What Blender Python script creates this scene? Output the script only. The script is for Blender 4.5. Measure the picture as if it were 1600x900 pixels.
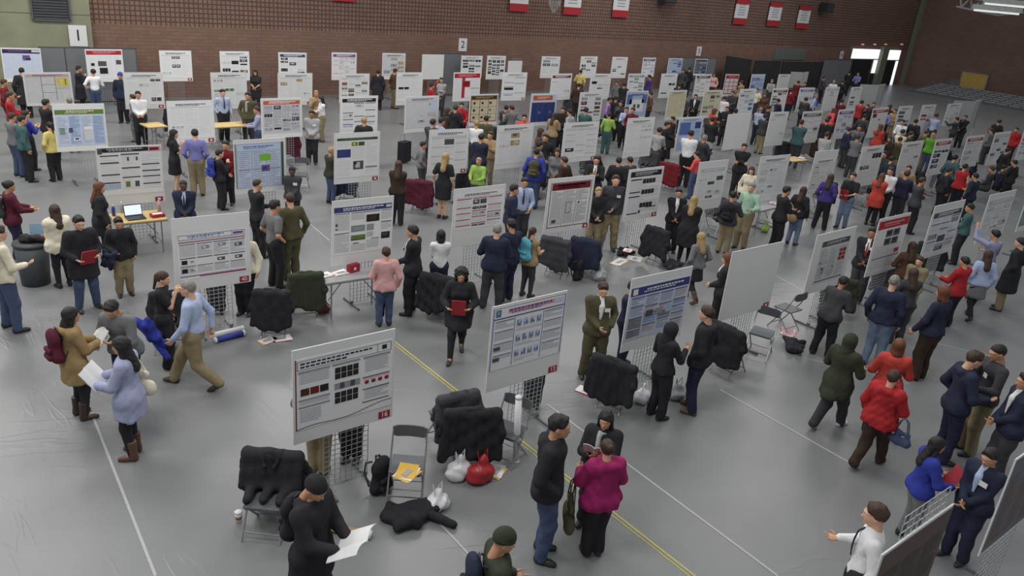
import bpy, math, random
import numpy as np
from mathutils import Matrix, Vector, Euler
for o in list(bpy.data.objects): bpy.data.objects.remove(o, do_unlink=True)
sc = bpy.context.scene
COL = sc.collection
# ------------------------------------------------------------------ camera
# World: X runs along the rows of boards (left to right), Y across them towards the brick wall, Z up.
FPX, DH, RX, CH = 1230.0, 493.6, -0.0976, 6.25
PIT = math.atan(DH / FPX)
FWD = np.array([0.639, 0.769, 0.0]); FWD /= np.linalg.norm(FWD)
RGT = np.array([FWD[1], -FWD[0], 0.0])
UPZ = np.array([0, 0, 1.0])
_n = math.hypot(RX, 1); _d = np.array([RX, 1]) / _n; _r = np.array([_d[1], -_d[0]])
DWN = -math.sin(PIT) * FWD - math.cos(PIT) * UPZ
AXS = math.cos(PIT) * FWD - math.sin(PIT) * UPZ
CAMX = _r[0] * RGT + _d[0] * DWN
CAMY = -(_r[1] * RGT + _d[1] * DWN)
EYE = np.array([0, 0, CH])
def ray(x, y):
    return (x - 800) / FPX * CAMX - (y - 450) / FPX * CAMY + AXS
def at(x, y, z=0.0):                      # point of the plane z seen in that direction
    v = ray(x, y); return EYE + (z - CH) / v[2] * v
def onrow(x, y, w):                       # point of the upright plane Y = w
    v = ray(x, y); return EYE + w / v[1] * v
def onx(x, y, u):                         # point of the upright plane X = u
    v = ray(x, y); return EYE + u / v[0] * v
cd = bpy.data.cameras.new('camera'); cam = bpy.data.objects.new('camera', cd); COL.objects.link(cam)
cd.sensor_fit = 'HORIZONTAL'; cd.sensor_width = 36.0; cd.lens = FPX / 1600 * 36.0
cd.clip_end = 300
M = Matrix.Identity(4)
for i in range(3):
    M[i][0] = CAMX[i]; M[i][1] = CAMY[i]; M[i][2] = -AXS[i]; M[i][3] = EYE[i]
cam.matrix_world = M
sc.camera = cam
# ------------------------------------------------------------------ light
W = bpy.data.worlds.new('hall_air'); sc.world = W; W.use_nodes = True
W.node_tree.nodes['Background'].inputs[0].default_value = (0.93, 0.97, 1.0, 1)
W.node_tree.nodes['Background'].inputs[1].default_value = 0.36
sc.view_settings.view_transform = 'Standard'; sc.view_settings.look = 'None'
sc.view_settings.exposure = 0.0; sc.view_settings.gamma = 1.0
sc.view_settings.use_curve_mapping = False
def area(x, y, z, sx, sy, e):
    l = bpy.data.lights.new('ceiling_lamp', 'AREA'); l.shape = 'RECTANGLE'; l.size = sx; l.size_y = sy
    l.energy = e; l.color = (1.0, 0.985, 0.955)
    o = bpy.data.objects.new('ceiling_lamp', l); o.location = (x, y, z); COL.objects.link(o)
for (lx, ly, le) in [(0, 6, 500), (0, 17, 680), (0, 28, 800), (11, 6, 340), (11, 17, 520), (11, 28, 680),
                     (22, 12, 320), (22, 24, 430), (34, 20, 380), (34, 30, 420), (48, 27, 420), (-11, 14, 520), (-11, 27, 640)]:
    area(lx, ly, 11.0, 4.5, 3.2, le * 1.0)
# ------------------------------------------------------------------ materials
def lin(c):
    c = c / 255.0
    return c / 12.92 if c <= 0.04045 else ((c + 0.055) / 1.055) ** 2.4
def rgb(t): return (lin(t[0]), lin(t[1]), lin(t[2]), 1)
MATS = {}
def mat(name, c, rough=0.6, metal=0.0, var=0.0, scale=20.0, bump=0.0, bscale=60.0, alpha=1.0, emit=0.0, spec=0.5):
    if name in MATS: return MATS[name]
    m = bpy.data.materials.new(name); m.use_nodes = True; nt = m.node_tree
    b = nt.nodes['Principled BSDF']; col = rgb(c)
    b.inputs['Base Color'].default_value = col; b.inputs['Roughness'].default_value = rough
    b.inputs['Metallic'].default_value = metal; b.inputs['Specular IOR Level'].default_value = spec
    m.diffuse_color = col
    if var > 0 or bump > 0:
        tc = nt.nodes.new('ShaderNodeTexCoord')
    if var > 0:
        n = nt.nodes.new('ShaderNodeTexNoise'); n.inputs['Scale'].default_value = scale; n.inputs['Detail'].default_value = 4
        nt.links.new(tc.outputs['Object'], n.inputs['Vector'])
        r = nt.nodes.new('ShaderNodeValToRGB')
        r.color_ramp.elements[0].position = 0.3; r.color_ramp.elements[1].position = 0.7
        r.color_ramp.elements[0].color = tuple(v * (1 - var) for v in col[:3]) + (1,)
        r.color_ramp.elements[1].color = tuple(min(1, v * (1 + var)) for v in col[:3]) + (1,)
        nt.links.new(n.outputs['Fac'], r.inputs['Fac']); nt.links.new(r.outputs['Color'], b.inputs['Base Color'])
    if bump > 0:
        n2 = nt.nodes.new('ShaderNodeTexNoise'); n2.inputs['Scale'].default_value = bscale; n2.inputs['Detail'].default_value = 3
        nt.links.new(tc.outputs['Object'], n2.inputs['Vector'])
        bp = nt.nodes.new('ShaderNodeBump'); bp.inputs['Strength'].default_value = bump; bp.inputs['Distance'].default_value = 0.02
        nt.links.new(n2.outputs['Fac'], bp.inputs['Height']); nt.links.new(bp.outputs['Normal'], b.inputs['Normal'])
    if emit > 0:
        b.inputs['Emission Color'].default_value = col; b.inputs['Emission Strength'].default_value = emit
    if alpha < 1: b.inputs['Alpha'].default_value = alpha
    MATS[name] = m
    return m
C = dict(black=(42, 42, 46), char=(64, 64, 69), grey=(112, 113, 116), lgrey=(165, 166, 168), white=(226, 226, 228), cream=(222, 214, 192),
         beige=(150, 126, 88), tan=(158, 134, 102), khaki=(139, 126, 98), olive=(84, 80, 58), dolive=(56, 60, 48), brown=(92, 66, 50), dbrown=(60, 46, 40),
         navy=(42, 46, 66), denim=(72, 84, 112), ldenim=(110, 126, 150), blue=(54, 66, 150), royal=(50, 60, 150), lblue=(168, 182, 212), lav=(158, 162, 192),
         purple=(72, 58, 124), lilac=(158, 122, 186), violet=(120, 118, 176), red=(166, 42, 46), dred=(110, 32, 40), maroon=(86, 34, 50), pink=(208, 160, 158), magenta=(152, 38, 94),
         orange=(222, 88, 66), coral=(192, 72, 62), green=(96, 160, 52), lime=(150, 186, 92), mint=(162, 196, 174), teal=(66, 96, 98), cyan=(96, 176, 196),
         yellow=(214, 198, 120), gold=(224, 178, 70), blond=(164, 138, 94), auburn=(104, 62, 40), hbrown=(64, 46, 36), hblack=(34, 30, 30), hgrey=(134, 130, 124), rose=(214, 84, 84))
def cloth(c): return mat('cloth_' + c, C[c], 0.85, var=0.12, scale=9, bump=0.35, bscale=14, spec=0.25)
def hairm(c): return mat('hair_' + c, C[c], 0.55, var=0.3, scale=30, bump=0.4, bscale=70, spec=0.4)
SKIN = [(214, 168, 140), (196, 146, 114), (160, 112, 84), (96, 66, 52)]
def skinm(i): return mat('skin_%d' % i, SKIN[i], 0.55, var=0.06, scale=25, spec=0.35)
def ink(c, t): return mat('ink_' + c, t, 0.55, spec=0.3, var=0.05, scale=8)
# ------------------------------------------------------------------ mesh helpers
class MB:
    def __init__(s): s.v = []; s.f = []; s.m = []
    def add(s, vs, fs, mi=0):
        o = len(s.v); s.v += [tuple(map(float, p)) for p in vs]
        for f in fs: s.f.append(tuple(i + o for i in f)); s.m.append(mi)
        return s
    def box(s, c, d, mi=0, R=None):
        c = np.array(c, float); h = np.array(d, float) / 2
        P = [np.array((x, y, z)) * h for x in (-1, 1) for y in (-1, 1) for z in (-1, 1)]
        if R is not None: P = [R @ p for p in P]
        return s.add([c + p for p in P], [(0, 1, 3, 2), (4, 6, 7, 5), (0, 4, 5, 1), (2, 3, 7, 6), (0, 2, 6, 4), (1, 5, 7, 3)], mi)
    def tube(s, pts, r, n=6, mi=0, cap=True):
        pts = [np.array(p, float) for p in pts]; rs = r if hasattr(r, '__len__') else [r] * len(pts)
        rings = []
        for i, p in enumerate(pts):
            t = pts[min(i + 1, len(pts) - 1)] - pts[max(i - 1, 0)]; t = t / (np.linalg.norm(t) + 1e-9)
            a = np.array((0, 0, 1.0)) if abs(t[2]) < 0.9 else np.array((1.0, 0, 0))
            e1 = np.cross(t, a); e1 /= np.linalg.norm(e1); e2 = np.cross(t, e1)
            rings.append([p + rs[i] * (math.cos(k * 2 * math.pi / n) * e1 + math.sin(k * 2 * math.pi / n) * e2) for k in range(n)])
        vs = [q for R_ in rings for q in R_]; fs = []
        for i in range(len(pts) - 1):
            for k in range(n):
                a, b = i * n + k, i * n + (k + 1) % n; fs.append((a, a + n, b + n, b))
        if cap: fs.append(tuple(range(n))); fs.append(tuple(range((len(pts) - 1) * n, len(pts) * n))[::-1])
        return s.add(vs, fs, mi)
    def lathe(s, prof, c=(0, 0, 0), n=14, mi=0):
        vs = []; fs = []
        for (r, z) in prof:
            for k in range(n):
                a = k * 2 * math.pi / n; vs.append((c[0] + r * math.cos(a), c[1] + r * math.sin(a), c[2] + z))
        for i in range(len(prof) - 1):
            for k in range(n):
                a, b = i * n + k, i * n + (k + 1) % n; fs.append((a, b, b + n, a + n))
        fs.append(tuple(range(n))[::-1]); fs.append(tuple(range((len(prof) - 1) * n, len(prof) * n)))
        return s.add(vs, fs, mi)
    def mesh(s, name, mats, smooth=False):
        me = bpy.data.meshes.new(name); me.from_pydata(s.v, [], s.f)
        for m in (mats if isinstance(mats, (list, tuple)) else [mats]): me.materials.append(m)
        if len(s.f): me.polygons.foreach_set('material_index', s.m)
        if smooth: me.polygons.foreach_set('use_smooth', [True] * len(s.f))
        me.update(); return me
    def obj(s, name, mats, parent=None, smooth=False, loc=None, rz=None):
        return link(name, s.mesh(name, mats, smooth), parent, loc, rz)
def link(name, me, parent=None, loc=None, rz=None):
    o = bpy.data.objects.new(name, me); COL.objects.link(o)
    if parent is not None: o.parent = parent
    if loc is not None: o.location = tuple(map(float, loc))
    if rz is not None: o.rotation_euler = (0, 0, rz)
    return o
def tag(o, label, cat, group=None, kind=None):
    o['label'] = label; o['category'] = cat
    if group: o['group'] = group
    if kind: o['kind'] = kind
    return o
def structure(o, label=None, cat=None):
    o['kind'] = 'structure'
    if label: o['label'] = label
    if cat: o['category'] = cat
    return o
def empty(name, loc, rz=0.0):
    o = bpy.data.objects.new(name, None); COL.objects.link(o); o.location = tuple(map(float, loc)); o.rotation_euler = (0, 0, rz)
    o.empty_display_size = 0.1
    return o
def npmesh(name, V, Q, mats, mi=None):
    me = bpy.data.meshes.new(name); n = len(Q)
    me.vertices.add(len(V)); me.vertices.foreach_set('co', np.ascontiguousarray(V, np.float32).ravel())
    me.loops.add(n * 4); me.loops.foreach_set('vertex_index', np.ascontiguousarray(Q, np.int32).ravel())
    me.polygons.add(n); me.polygons.foreach_set('loop_start', np.arange(0, n * 4, 4, dtype=np.int32))
    try: me.polygons.foreach_set('loop_total', np.full(n, 4, np.int32))
    except Exception: pass
    for m in (mats if isinstance(mats, (list, tuple)) else [mats]): me.materials.append(m)
    if mi is not None: me.polygons.foreach_set('material_index', np.ascontiguousarray(mi, np.int32))
    me.polygons.foreach_set('use_smooth', np.ones(n, bool))
    me.update(calc_edges=True); me.validate(); return me
# ------------------------------------------------------------------ soft surfaces: rounded cones blended in a grid, skinned by surface nets
class Field:
    def __init__(s, lo, hi, h):
        s.h = h; s.o = np.array(lo, float) - 2.5 * h; n = np.ceil((np.array(hi) - s.o + 2.5 * h) / h).astype(int) + 1
        s.ax = [s.o[i] + h * np.arange(n[i]) for i in range(3)]; s.F = np.full(n, 1.0, np.float32)
    def _sl(s, lo, hi):
        sl = []
        for i in range(3):
            a = max(0, int((lo[i] - s.o[i]) / s.h)); b = min(s.F.shape[i], int((hi[i] - s.o[i]) / s.h) + 2)
            if b <= a: return None
            sl.append(slice(a, b))
        return tuple(sl)
    def cone(s, a, b, ra, rb, k=0.03, q=None, f=1.0, sub=False):
        a = np.array(a, float); b = np.array(b, float); R = max(ra, rb) + k + 2 * s.h
        sl = s._sl(np.minimum(a, b) - R, np.maximum(a, b) + R)
        if sl is None: return
        px = s.ax[0][sl[0]][:, None, None] - a[0]; py = s.ax[1][sl[1]][None, :, None] - a[1]; pz = s.ax[2][sl[2]][None, None, :] - a[2]
        d = b - a
        if q is not None:
            e = (px * q[0] + py * q[1] + pz * q[2]) * (1 / f - 1)
            px = px + e * q[0]; py = py + e * q[1]; pz = pz + e * q[2]; d = d + (d @ q) * (1 / f - 1) * q
        dd = d @ d
        if dd > 1e-10: t = np.clip((px * d[0] + py * d[1] + pz * d[2]) / dd, 0, 1)
        else: t = 0.0
        D = np.sqrt((px - t * d[0]) ** 2 + (py - t * d[1]) ** 2 + (pz - t * d[2]) ** 2) - (ra + (rb - ra) * t)
        A = s.F[sl]
        if sub: s.F[sl] = np.maximum(A, -D); return
        h = np.maximum(k - np.abs(A - D), 0) / k
        s.F[sl] = np.minimum(A, D) - h * h * k * 0.25
    def ell(s, c, r, k=0.02, R=None, sub=False):
        c = np.array(c, float); r = np.array(r, float); m = r.max() + k + 2 * s.h; sl = s._sl(c - m, c + m)
        if sl is None: return
        px = s.ax[0][sl[0]][:, None, None] - c[0]; py = s.ax[1][sl[1]][None, :, None] - c[1]; pz = s.ax[2][sl[2]][None, None, :] - c[2]
        if R is not None:
            R = np.array(R); px, py, pz = [px * R[0, i] + py * R[1, i] + pz * R[2, i] for i in range(3)]
        g = np.sqrt((px / r[0]) ** 2 + (py / r[1]) ** 2 + (pz / r[2]) ** 2)
        D = (g - 1) * r.min(); A = s.F[sl]
        if sub: s.F[sl] = np.maximum(A, -D); return
        h = np.maximum(k - np.abs(A - D), 0) / k
        s.F[sl] = np.minimum(A, D) - h * h * k * 0.25
    def clip(s, p, n):
        n = np.array(n, float); n /= np.linalg.norm(n)
        D = (s.ax[0][:, None, None] - p[0]) * n[0] + (s.ax[1][None, :, None] - p[1]) * n[1] + (s.ax[2][None, None, :] - p[2]) * n[2]
        s.F = np.maximum(s.F, D.astype(np.float32))
    def ripple(s, amp, freq, seed):
        rn = np.random.RandomState(seed); D = 0
        for i in range(3):
            w = rn.uniform(-1, 1, 3) * freq; D = D + np.sin(w[0] * s.ax[0][:, None, None] + w[1] * s.ax[1][None, :, None] + w[2] * s.ax[2][None, None, :] + rn.uniform(0, 6))
        s.F = s.F + (amp * D).astype(np.float32)
    def skin(s):
        F = s.F; h = s.h; S = F < 0
        c = np.zeros(tuple(n - 1 for n in F.shape), np.int8)
        offs = [(i, j, k) for i in (0, 1) for j in (0, 1) for k in (0, 1)]
        n0, n1, n2 = c.shape
        for (i, j, k) in offs: c += S[i:i + n0, j:j + n1, k:k + n2]
        act = (c > 0) & (c < 8); idx = np.argwhere(act)
        vid = np.full(c.shape, -1, np.int32); vid[act] = np.arange(len(idx), dtype=np.int32)
        fv = {o: F[idx[:, 0] + o[0], idx[:, 1] + o[1], idx[:, 2] + o[2]] for o in offs}
        acc = np.zeros((len(idx), 3)); cnt = np.zeros(len(idx))
        for o in offs:
            for a in range(3):
                if o[a] == 0:
                    p = list(o); p[a] = 1; p = tuple(p); f0, f1 = fv[o], fv[p]; cr = (f0 < 0) != (f1 < 0)
                    t = np.where(cr, f0 / np.where(cr, f0 - f1, 1), 0)
                    P = np.repeat(np.array(o, float)[None], len(idx), 0); P[:, a] = t
                    acc += P * cr[:, None]; cnt += cr
        V = s.o + h * (idx + acc / np.maximum(cnt, 1)[:, None])
        Q = []
        for a in range(3):
            b, d = (a + 1) % 3, (a + 2) % 3
            s0 = [slice(None)] * 3; s1 = [slice(None)] * 3; s0[a] = slice(0, -1); s1[a] = slice(1, None)
            for t_ in (b, d): s0[t_] = slice(1, -1); s1[t_] = slice(1, -1)
            A, B = S[tuple(s0)], S[tuple(s1)]; e = np.argwhere(A != B)
            if not len(e): continue
            sg = A[e[:, 0], e[:, 1], e[:, 2]]; g = e.copy(); g[:, b] += 1; g[:, d] += 1
            def cell(db, dd): q = g.copy(); q[:, b] += db; q[:, d] += dd; return vid[q[:, 0], q[:, 1], q[:, 2]]
            q = np.stack([cell(-1, -1), cell(0, -1), cell(0, 0), cell(-1, 0)], 1)
            q[~sg] = q[~sg][:, ::-1]; Q.append(q)
        return V, np.concatenate(Q) if Q else np.zeros((0, 4), np.int32)
def rot(axis, a): return np.array(Matrix.Rotation(a, 3, axis))
# ------------------------------------------------------------------ the hall
def floor_material():
    m = bpy.data.materials.new('vinyl_floor_cover'); m.use_nodes = True; nt = m.node_tree; b = nt.nodes['Principled BSDF']; L = nt.links.new
    tc = nt.nodes.new('ShaderNodeTexCoord')
    n = nt.nodes.new('ShaderNodeTexNoise'); n.inputs['Scale'].default_value = 0.35; n.inputs['Detail'].default_value = 5; L(tc.outputs['Object'], n.inputs['Vector'])
    r = nt.nodes.new('ShaderNodeValToRGB'); r.color_ramp.elements[0].position = 0.3; r.color_ramp.elements[1].position = 0.72
    r.color_ramp.elements[0].color = rgb((116, 117, 118)); r.color_ramp.elements[1].color = rgb((127, 128, 129))
    L(n.outputs['Fac'], r.inputs['Fac']); L(r.outputs['Color'], b.inputs['Base Color'])
    # creases of the sheet: thin ridges in patches, two directions
    def ridges(ang, sc_, dist, lo, hi_, seed):
        mp = nt.nodes.new('ShaderNodeMapping'); mp.inputs['Rotation'].default_value = (0, 0, ang); mp.inputs['Location'].default_value = (seed, seed * 2.3, 0); L(tc.outputs['Object'], mp.inputs['Vector'])
        st = nt.nodes.new('ShaderNodeVectorMath'); st.operation = 'MULTIPLY'; st.inputs[1].default_value = sc_; L(mp.outputs['Vector'], st.inputs[0])
        w = nt.nodes.new('ShaderNodeTexNoise'); w.inputs['Scale'].default_value = 1.0; w.inputs['Detail'].default_value = 2; w.inputs['Distortion'].default_value = dist; L(st.outputs[0], w.inputs['Vector'])
        wr = nt.nodes.new('ShaderNodeValToRGB'); cr = wr.color_ramp; cr.elements[0].position = .47; cr.elements[1].position = .5; e = cr.elements.new(.53)
        cr.elements[0].color = (0, 0, 0, 1); cr.elements[1].color = (1, 1, 1, 1); e.color = (0, 0, 0, 1); L(w.outputs['Fac'], wr.inputs['Fac'])
        k = nt.nodes.new('ShaderNodeTexNoise'); k.inputs['Scale'].default_value = .45; k.inputs['Detail'].default_value = 1; L(mp.outputs['Vector'], k.inputs['Vector'])
        kr = nt.nodes.new('ShaderNodeMapRange'); kr.inputs['From Min'].default_value = lo; kr.inputs['From Max'].default_value = hi_; L(k.outputs['Fac'], kr.inputs['Value'])
        m_ = nt.nodes.new('ShaderNodeMath'); m_.operation = 'MULTIPLY'; L(wr.outputs['Color'], m_.inputs[0]); L(kr.outputs[0], m_.inputs[1]); return m_
    r1 = ridges(.35, (.5, 3.2, 1), .5, .5, .68, 3.0); r2 = ridges(1.5, (.45, 2.6, 1), .7, .5, .68, 11.0)
    mx0 = nt.nodes.new('ShaderNodeMath'); mx0.operation = 'ADD'; L(r1.outputs[0], mx0.inputs[0]); L(r2.outputs[0], mx0.inputs[1])
    w2 = nt.nodes.new('ShaderNodeTexNoise'); w2.inputs['Scale'].default_value = 1.4; w2.inputs['Detail'].default_value = 3; L(tc.outputs['Object'], w2.inputs['Vector'])
    mx = nt.nodes.new('ShaderNodeMath'); mx.operation = 'MULTIPLY_ADD'; mx.inputs[1].default_value = 0.3; L(mx0.outputs[0], mx.inputs[0]); L(w2.outputs['Fac'], mx.inputs[2])
    bp = nt.nodes.new('ShaderNodeBump'); bp.inputs['Strength'].default_value = 0.26; bp.inputs['Distance'].default_value = 0.035
    L(mx.outputs[0], bp.inputs['Height']); L(bp.outputs['Normal'], b.inputs['Normal'])
    b.inputs['Roughness'].default_value = 0.36; b.inputs['Specular IOR Level'].default_value = 0.5
    return m
def brick_material(name, c1, c2, mort, bw, bh, ms, bump):
    m = bpy.data.materials.new(name); m.use_nodes = True; nt = m.node_tree; b = nt.nodes['Principled BSDF']; L = nt.links.new
    tc = nt.nodes.new('ShaderNodeTexCoord'); mp = nt.nodes.new('ShaderNodeMapping'); mp.inputs['Rotation'].default_value = (math.pi / 2, 0, 0)
    sx = nt.nodes.new('ShaderNodeSeparateXYZ'); L(tc.outputs['Object'], sx.inputs[0]); ad = nt.nodes.new('ShaderNodeMath'); ad.operation = 'ADD'
    L(sx.outputs['X'], ad.inputs[0]); L(sx.outputs['Y'], ad.inputs[1]); cx = nt.nodes.new('ShaderNodeCombineXYZ'); L(ad.outputs[0], cx.inputs[0]); L(sx.outputs['Z'], cx.inputs[1])
    k = nt.nodes.new('ShaderNodeTexBrick'); L(cx.outputs[0], k.inputs['Vector'])
    k.inputs['Color1'].default_value = rgb(c1); k.inputs['Color2'].default_value = rgb(c2); k.inputs['Mortar'].default_value = rgb(mort)
    k.inputs['Scale'].default_value = 1.0; k.inputs['Mortar Size'].default_value = ms; k.inputs['Brick Width'].default_value = bw; k.inputs['Row Height'].default_value = bh
    if 'block' in name: k.offset = 0.0
    n = nt.nodes.new('ShaderNodeTexNoise'); n.inputs['Scale'].default_value = 0.6; n.inputs['Detail'].default_value = 5; L(tc.outputs['Object'], n.inputs['Vector'])
    mr = nt.nodes.new('ShaderNodeMapRange'); mr.inputs['To Min'].default_value = 0.8; mr.inputs['To Max'].default_value = 1.15; L(n.outputs['Fac'], mr.inputs['Value'])
    mm = nt.nodes.new('ShaderNodeVectorMath'); mm.operation = 'SCALE'; L(k.outputs['Color'], mm.inputs[0]); L(mr.outputs[0], mm.inputs['Scale'])
    L(mm.outputs[0], b.inputs['Base Color'])
    bp = nt.nodes.new('ShaderNodeBump'); bp.invert = True; bp.inputs['Strength'].default_value = bump; bp.inputs['Distance'].default_value = 0.03
    L(k.outputs['Fac'], bp.inputs['Height']); L(bp.outputs['Normal'], b.inputs['Normal']); b.inputs['Roughness'].default_value = 0.85
    return m
FLOORM = floor_material()
structure(MB().box((20, 22, -0.1), (110, 70, 0.2)).obj('floor', FLOORM), 'grey vinyl covering over the whole hall floor', 'floor')
WB = 35.3                                                   # brick wall plane
zsplit = onrow(600, 52, WB)[2]; xpier = onrow(143, 60, WB)[0]; XC = onrow(1437, 20, WB)[0]
BR1 = brick_material('brick_courses', (134, 102, 88), (122, 94, 82), (112, 90, 80), 0.42, 0.14, 0.012, 0.4)
BR2 = brick_material('block_grille', (138, 106, 92), (126, 97, 84), (84, 66, 60), 0.19, 0.19, 0.026, 0.7)
wl = MB().box(((xpier + XC) / 2, WB + 0.25, zsplit / 2), (XC - xpier, 0.5, zsplit)).obj('wall_back', BR1); structure(wl, 'brown brick wall behind the last row of posters', 'wall')
wu = MB().box(((xpier + XC) / 2, WB + 0.27, zsplit + 3.5), (XC - xpier, 0.46, 7.0)).obj('wall_upper', BR2); structure(wu, 'brown perforated brickwork high on the back wall', 'wall')
pier = MB().box((xpier - 12, WB + 0.1, 6), (24, 0.6, 12)).obj('wall_pier', mat('concrete', (138, 138, 116), 0.9, var=0.12, scale=1.2, bump=0.3, bscale=3)); structure(pier, 'olive grey concrete wall at the far left', 'wall')
conm = MATS['concrete']
for zz in (3.2, 4.6, 6.0):
    MB().box((xpier - 12, WB - 0.205, zz), (24, 0.012, 0.02)).obj('joint', mat('joint_dark', (96, 98, 84), 0.9, var=0.1), pier)
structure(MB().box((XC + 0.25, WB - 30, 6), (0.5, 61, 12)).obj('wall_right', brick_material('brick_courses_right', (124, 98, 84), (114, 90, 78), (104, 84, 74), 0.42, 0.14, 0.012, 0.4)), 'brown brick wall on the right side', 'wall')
structure(MB().box((XC - 0.22, WB - 0.22, 6), (0.4, 0.4, 12)).obj('trim_corner', mat('grey_green_paint', (118, 118, 104), 0.7, var=0.05)), 'grey green corner column between the brick walls', 'column')
# louvre in the concrete pier
a = onrow(47, 0, WB - 0.2); b = onrow(110, 33, WB - 0.2)
lv = empty('wall_louvre', ((a[0] + b[0]) / 2, WB - 0.2, b[2])); tag(lv, 'dark grey louvre set in the concrete wall', 'louvre')
wv = b[0] - a[0]; MB().box((0, -0.02, 0.7), (wv, 0.03, 1.4)).obj('backing', mat('dark_metal', (62, 64, 66), 0.5, var=0.05), lv)
for i in range(14): MB().box((0, -0.05, 0.06 + i * 0.1), (wv - 0.1, 0.05, 0.03)).obj('slat', mat('slat_metal', (84, 86, 88), 0.5, var=0.05), lv)
MB().box((-wv / 2, -0.05, 0.7), (0.06, 0.07, 1.4)).box((wv / 2, -0.05, 0.7), (0.06, 0.07, 1.4)).box((0, -0.05, 0), (wv, 0.07, 0.06)).obj('frame', MATS['slat_metal'], lv)
# lettering helper
def text(body, size, m, parent, loc, name='numeral', depth=0.002):
    cu = bpy.data.curves.new(name, 'FONT'); cu.body = body; cu.size = size; cu.align_x = 'CENTER'; cu.align_y = 'CENTER'; cu.extrude = depth
    cu.materials.append(m); t = bpy.data.objects.new(name, cu); COL.objects.link(t)
    me = bpy.data.meshes.new_from_object(t); bpy.data.objects.remove(t); bpy.data.curves.remove(cu)
    o = link(name, me, parent, loc); o.rotation_euler = (math.pi / 2, 0, 0); return o
PAPER = mat('paper_white', (222, 222, 222), 0.6, var=0.02, spec=0.3)
INKB = mat('ink_black', (34, 34, 38), 0.6, var=0.05)
for body, x, y, wd, slab in (('1', 122, 56, 0.62, 'white sheet with a black number on the concrete wall'), ('2', 723, 70, 0.52, 'white number sheet on the brick wall above the narrow grey screen'), ('3', 1092, 80, 0.48, 'white number sheet on the brick wall left of the black drapes'), ('4', 1315, 86, 0.48, 'white number sheet on the brick wall just left of the bright doors')):
    p = onrow(x, y, WB - (0.24 if body == '1' else 0.03)); s = empty('number_sign', p); tag(s, slab, 'sign', 'number signs on the wall')
    MB().box((0, 0, 0), (wd, 0.02, wd * 1.25)).obj('sheet', PAPER, s); text(body, wd * 0.95, INKB, s, (0, -0.014, 0))
# banners
BW = mat('banner_white', (214, 214, 216), 0.8, var=0.03); BRD = mat('banner_red', (168, 40, 50), 0.8, var=0.05)
ords = ['first', 'second', 'third', 'fourth', 'fifth', 'sixth', 'seventh', 'eighth', 'ninth', 'tenth', 'eleventh', 'twelfth', 'thirteenth', 'fourteenth', 'fifteenth', 'sixteenth', 'seventeenth', 'eighteenth']
for i, (x, yb, wpx) in enumerate([(537, 2, 34), (810, 18, 28), (893, 23, 26), (968, 27, 24), (1155, 38, 20), (1207, 41, 19), (1252, 45, 18)]):
    p = onrow(x, yb, WB - 0.08); q = onrow(x + wpx, yb, WB - 0.08); wd = q[0] - p[0]; bn = empty('wall_banner', p); ht = 1.9 if i < 4 else 1.55
    tag(bn, 'white and red pennant banner hanging on the brick wall, %s from left' % ords[i], 'banner', 'banners on the brick wall')
    MB().box((0, 0, ht / 2 + 0.2), (wd, 0.02, ht - 0.4)).obj('cloth_field', BW, bn)
    MB().box((0, 0, 0.2), (wd, 0.022, 0.4)).obj('bottom_band', BRD, bn)
    MB().box((0, 0, ht - 0.1), (wd, 0.024, 0.32)).obj('top_band', BRD, bn)
    k = MB()
    for j in range(5): k.box((0, -0.013, 0.62 + j * 0.16), (wd * (0.55 - 0.08 * (j % 2)), 0.004, 0.06))
    k.obj('printed_lines', mat('ink_grey', (150, 150, 154), 0.7, var=0.05), bn)
    MB().tube([(-wd / 2 - 0.05, 0, ht + 0.06), (wd / 2 + 0.05, 0, ht + 0.06)], 0.02).obj('rod', MATS['dark_metal'], bn)
# wall loudspeakers and the net
for (x, y, s, nm) in ((1293, 12, 0.62, 'black loudspeaker box on the brick wall right of the banners'), (1045, -6, 0.7, 'black loudspeaker at the top edge above the third numeral')):
    p = onrow(x, y, WB - 0.5); sp = empty('wall_speaker', p); tag(sp, nm, 'speaker')
    MB().box((0, 0.05, 0), (s * 1.5, 0.6, s * 1.1)).obj('cabinet', mat('speaker_black', (40, 40, 44), 0.6, var=0.1), sp)
    MB().box((0, -0.27, 0), (s * 1.36, 0.04, s * 0.96)).obj('grille', mat('speaker_grille', (56, 56, 60), 0.7, var=0.3, scale=60), sp)
    MB().box((0, 0.4, 0.2), (0.1, 0.25, 0.1)).obj('bracket', MATS['dark_metal'], sp)
p = onrow(865, 20, WB - 1.0); nb = empty('hanging_net', p); tag(nb, 'pale translucent net bundle hanging before the brick wall', 'net')
k = MB()
for i in range(12):
    a_ = i * math.pi / 6
    k.tube([(0.05 * math.cos(a_), 0.05 * math.sin(a_), 0), (0.3 * math.cos(a_ + .3), 0.3 * math.sin(a_ + .3), 0.4), (0.36 * math.cos(a_ + .8), 0.36 * math.sin(a_ + .8), 1.0)], 0.014, 4)
    k.tube([(0.05 * math.cos(a_), 0.05 * math.sin(a_), 0), (0.3 * math.cos(a_ - .3), 0.3 * math.sin(a_ - .3), 0.4), (0.36 * math.cos(a_ - .8), 0.36 * math.sin(a_ - .8), 1.0)], 0.014, 4)
k.obj('cord_mesh', mat('net_cord', (178, 176, 170), 0.8, var=0.05), nb)
MB().tube([(0.38 * math.cos(i * math.pi / 8), 0.38 * math.sin(i * math.pi / 8), 1.0) for i in range(17)], 0.02, 5).obj('ring', MATS['dark_metal'], nb)
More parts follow.
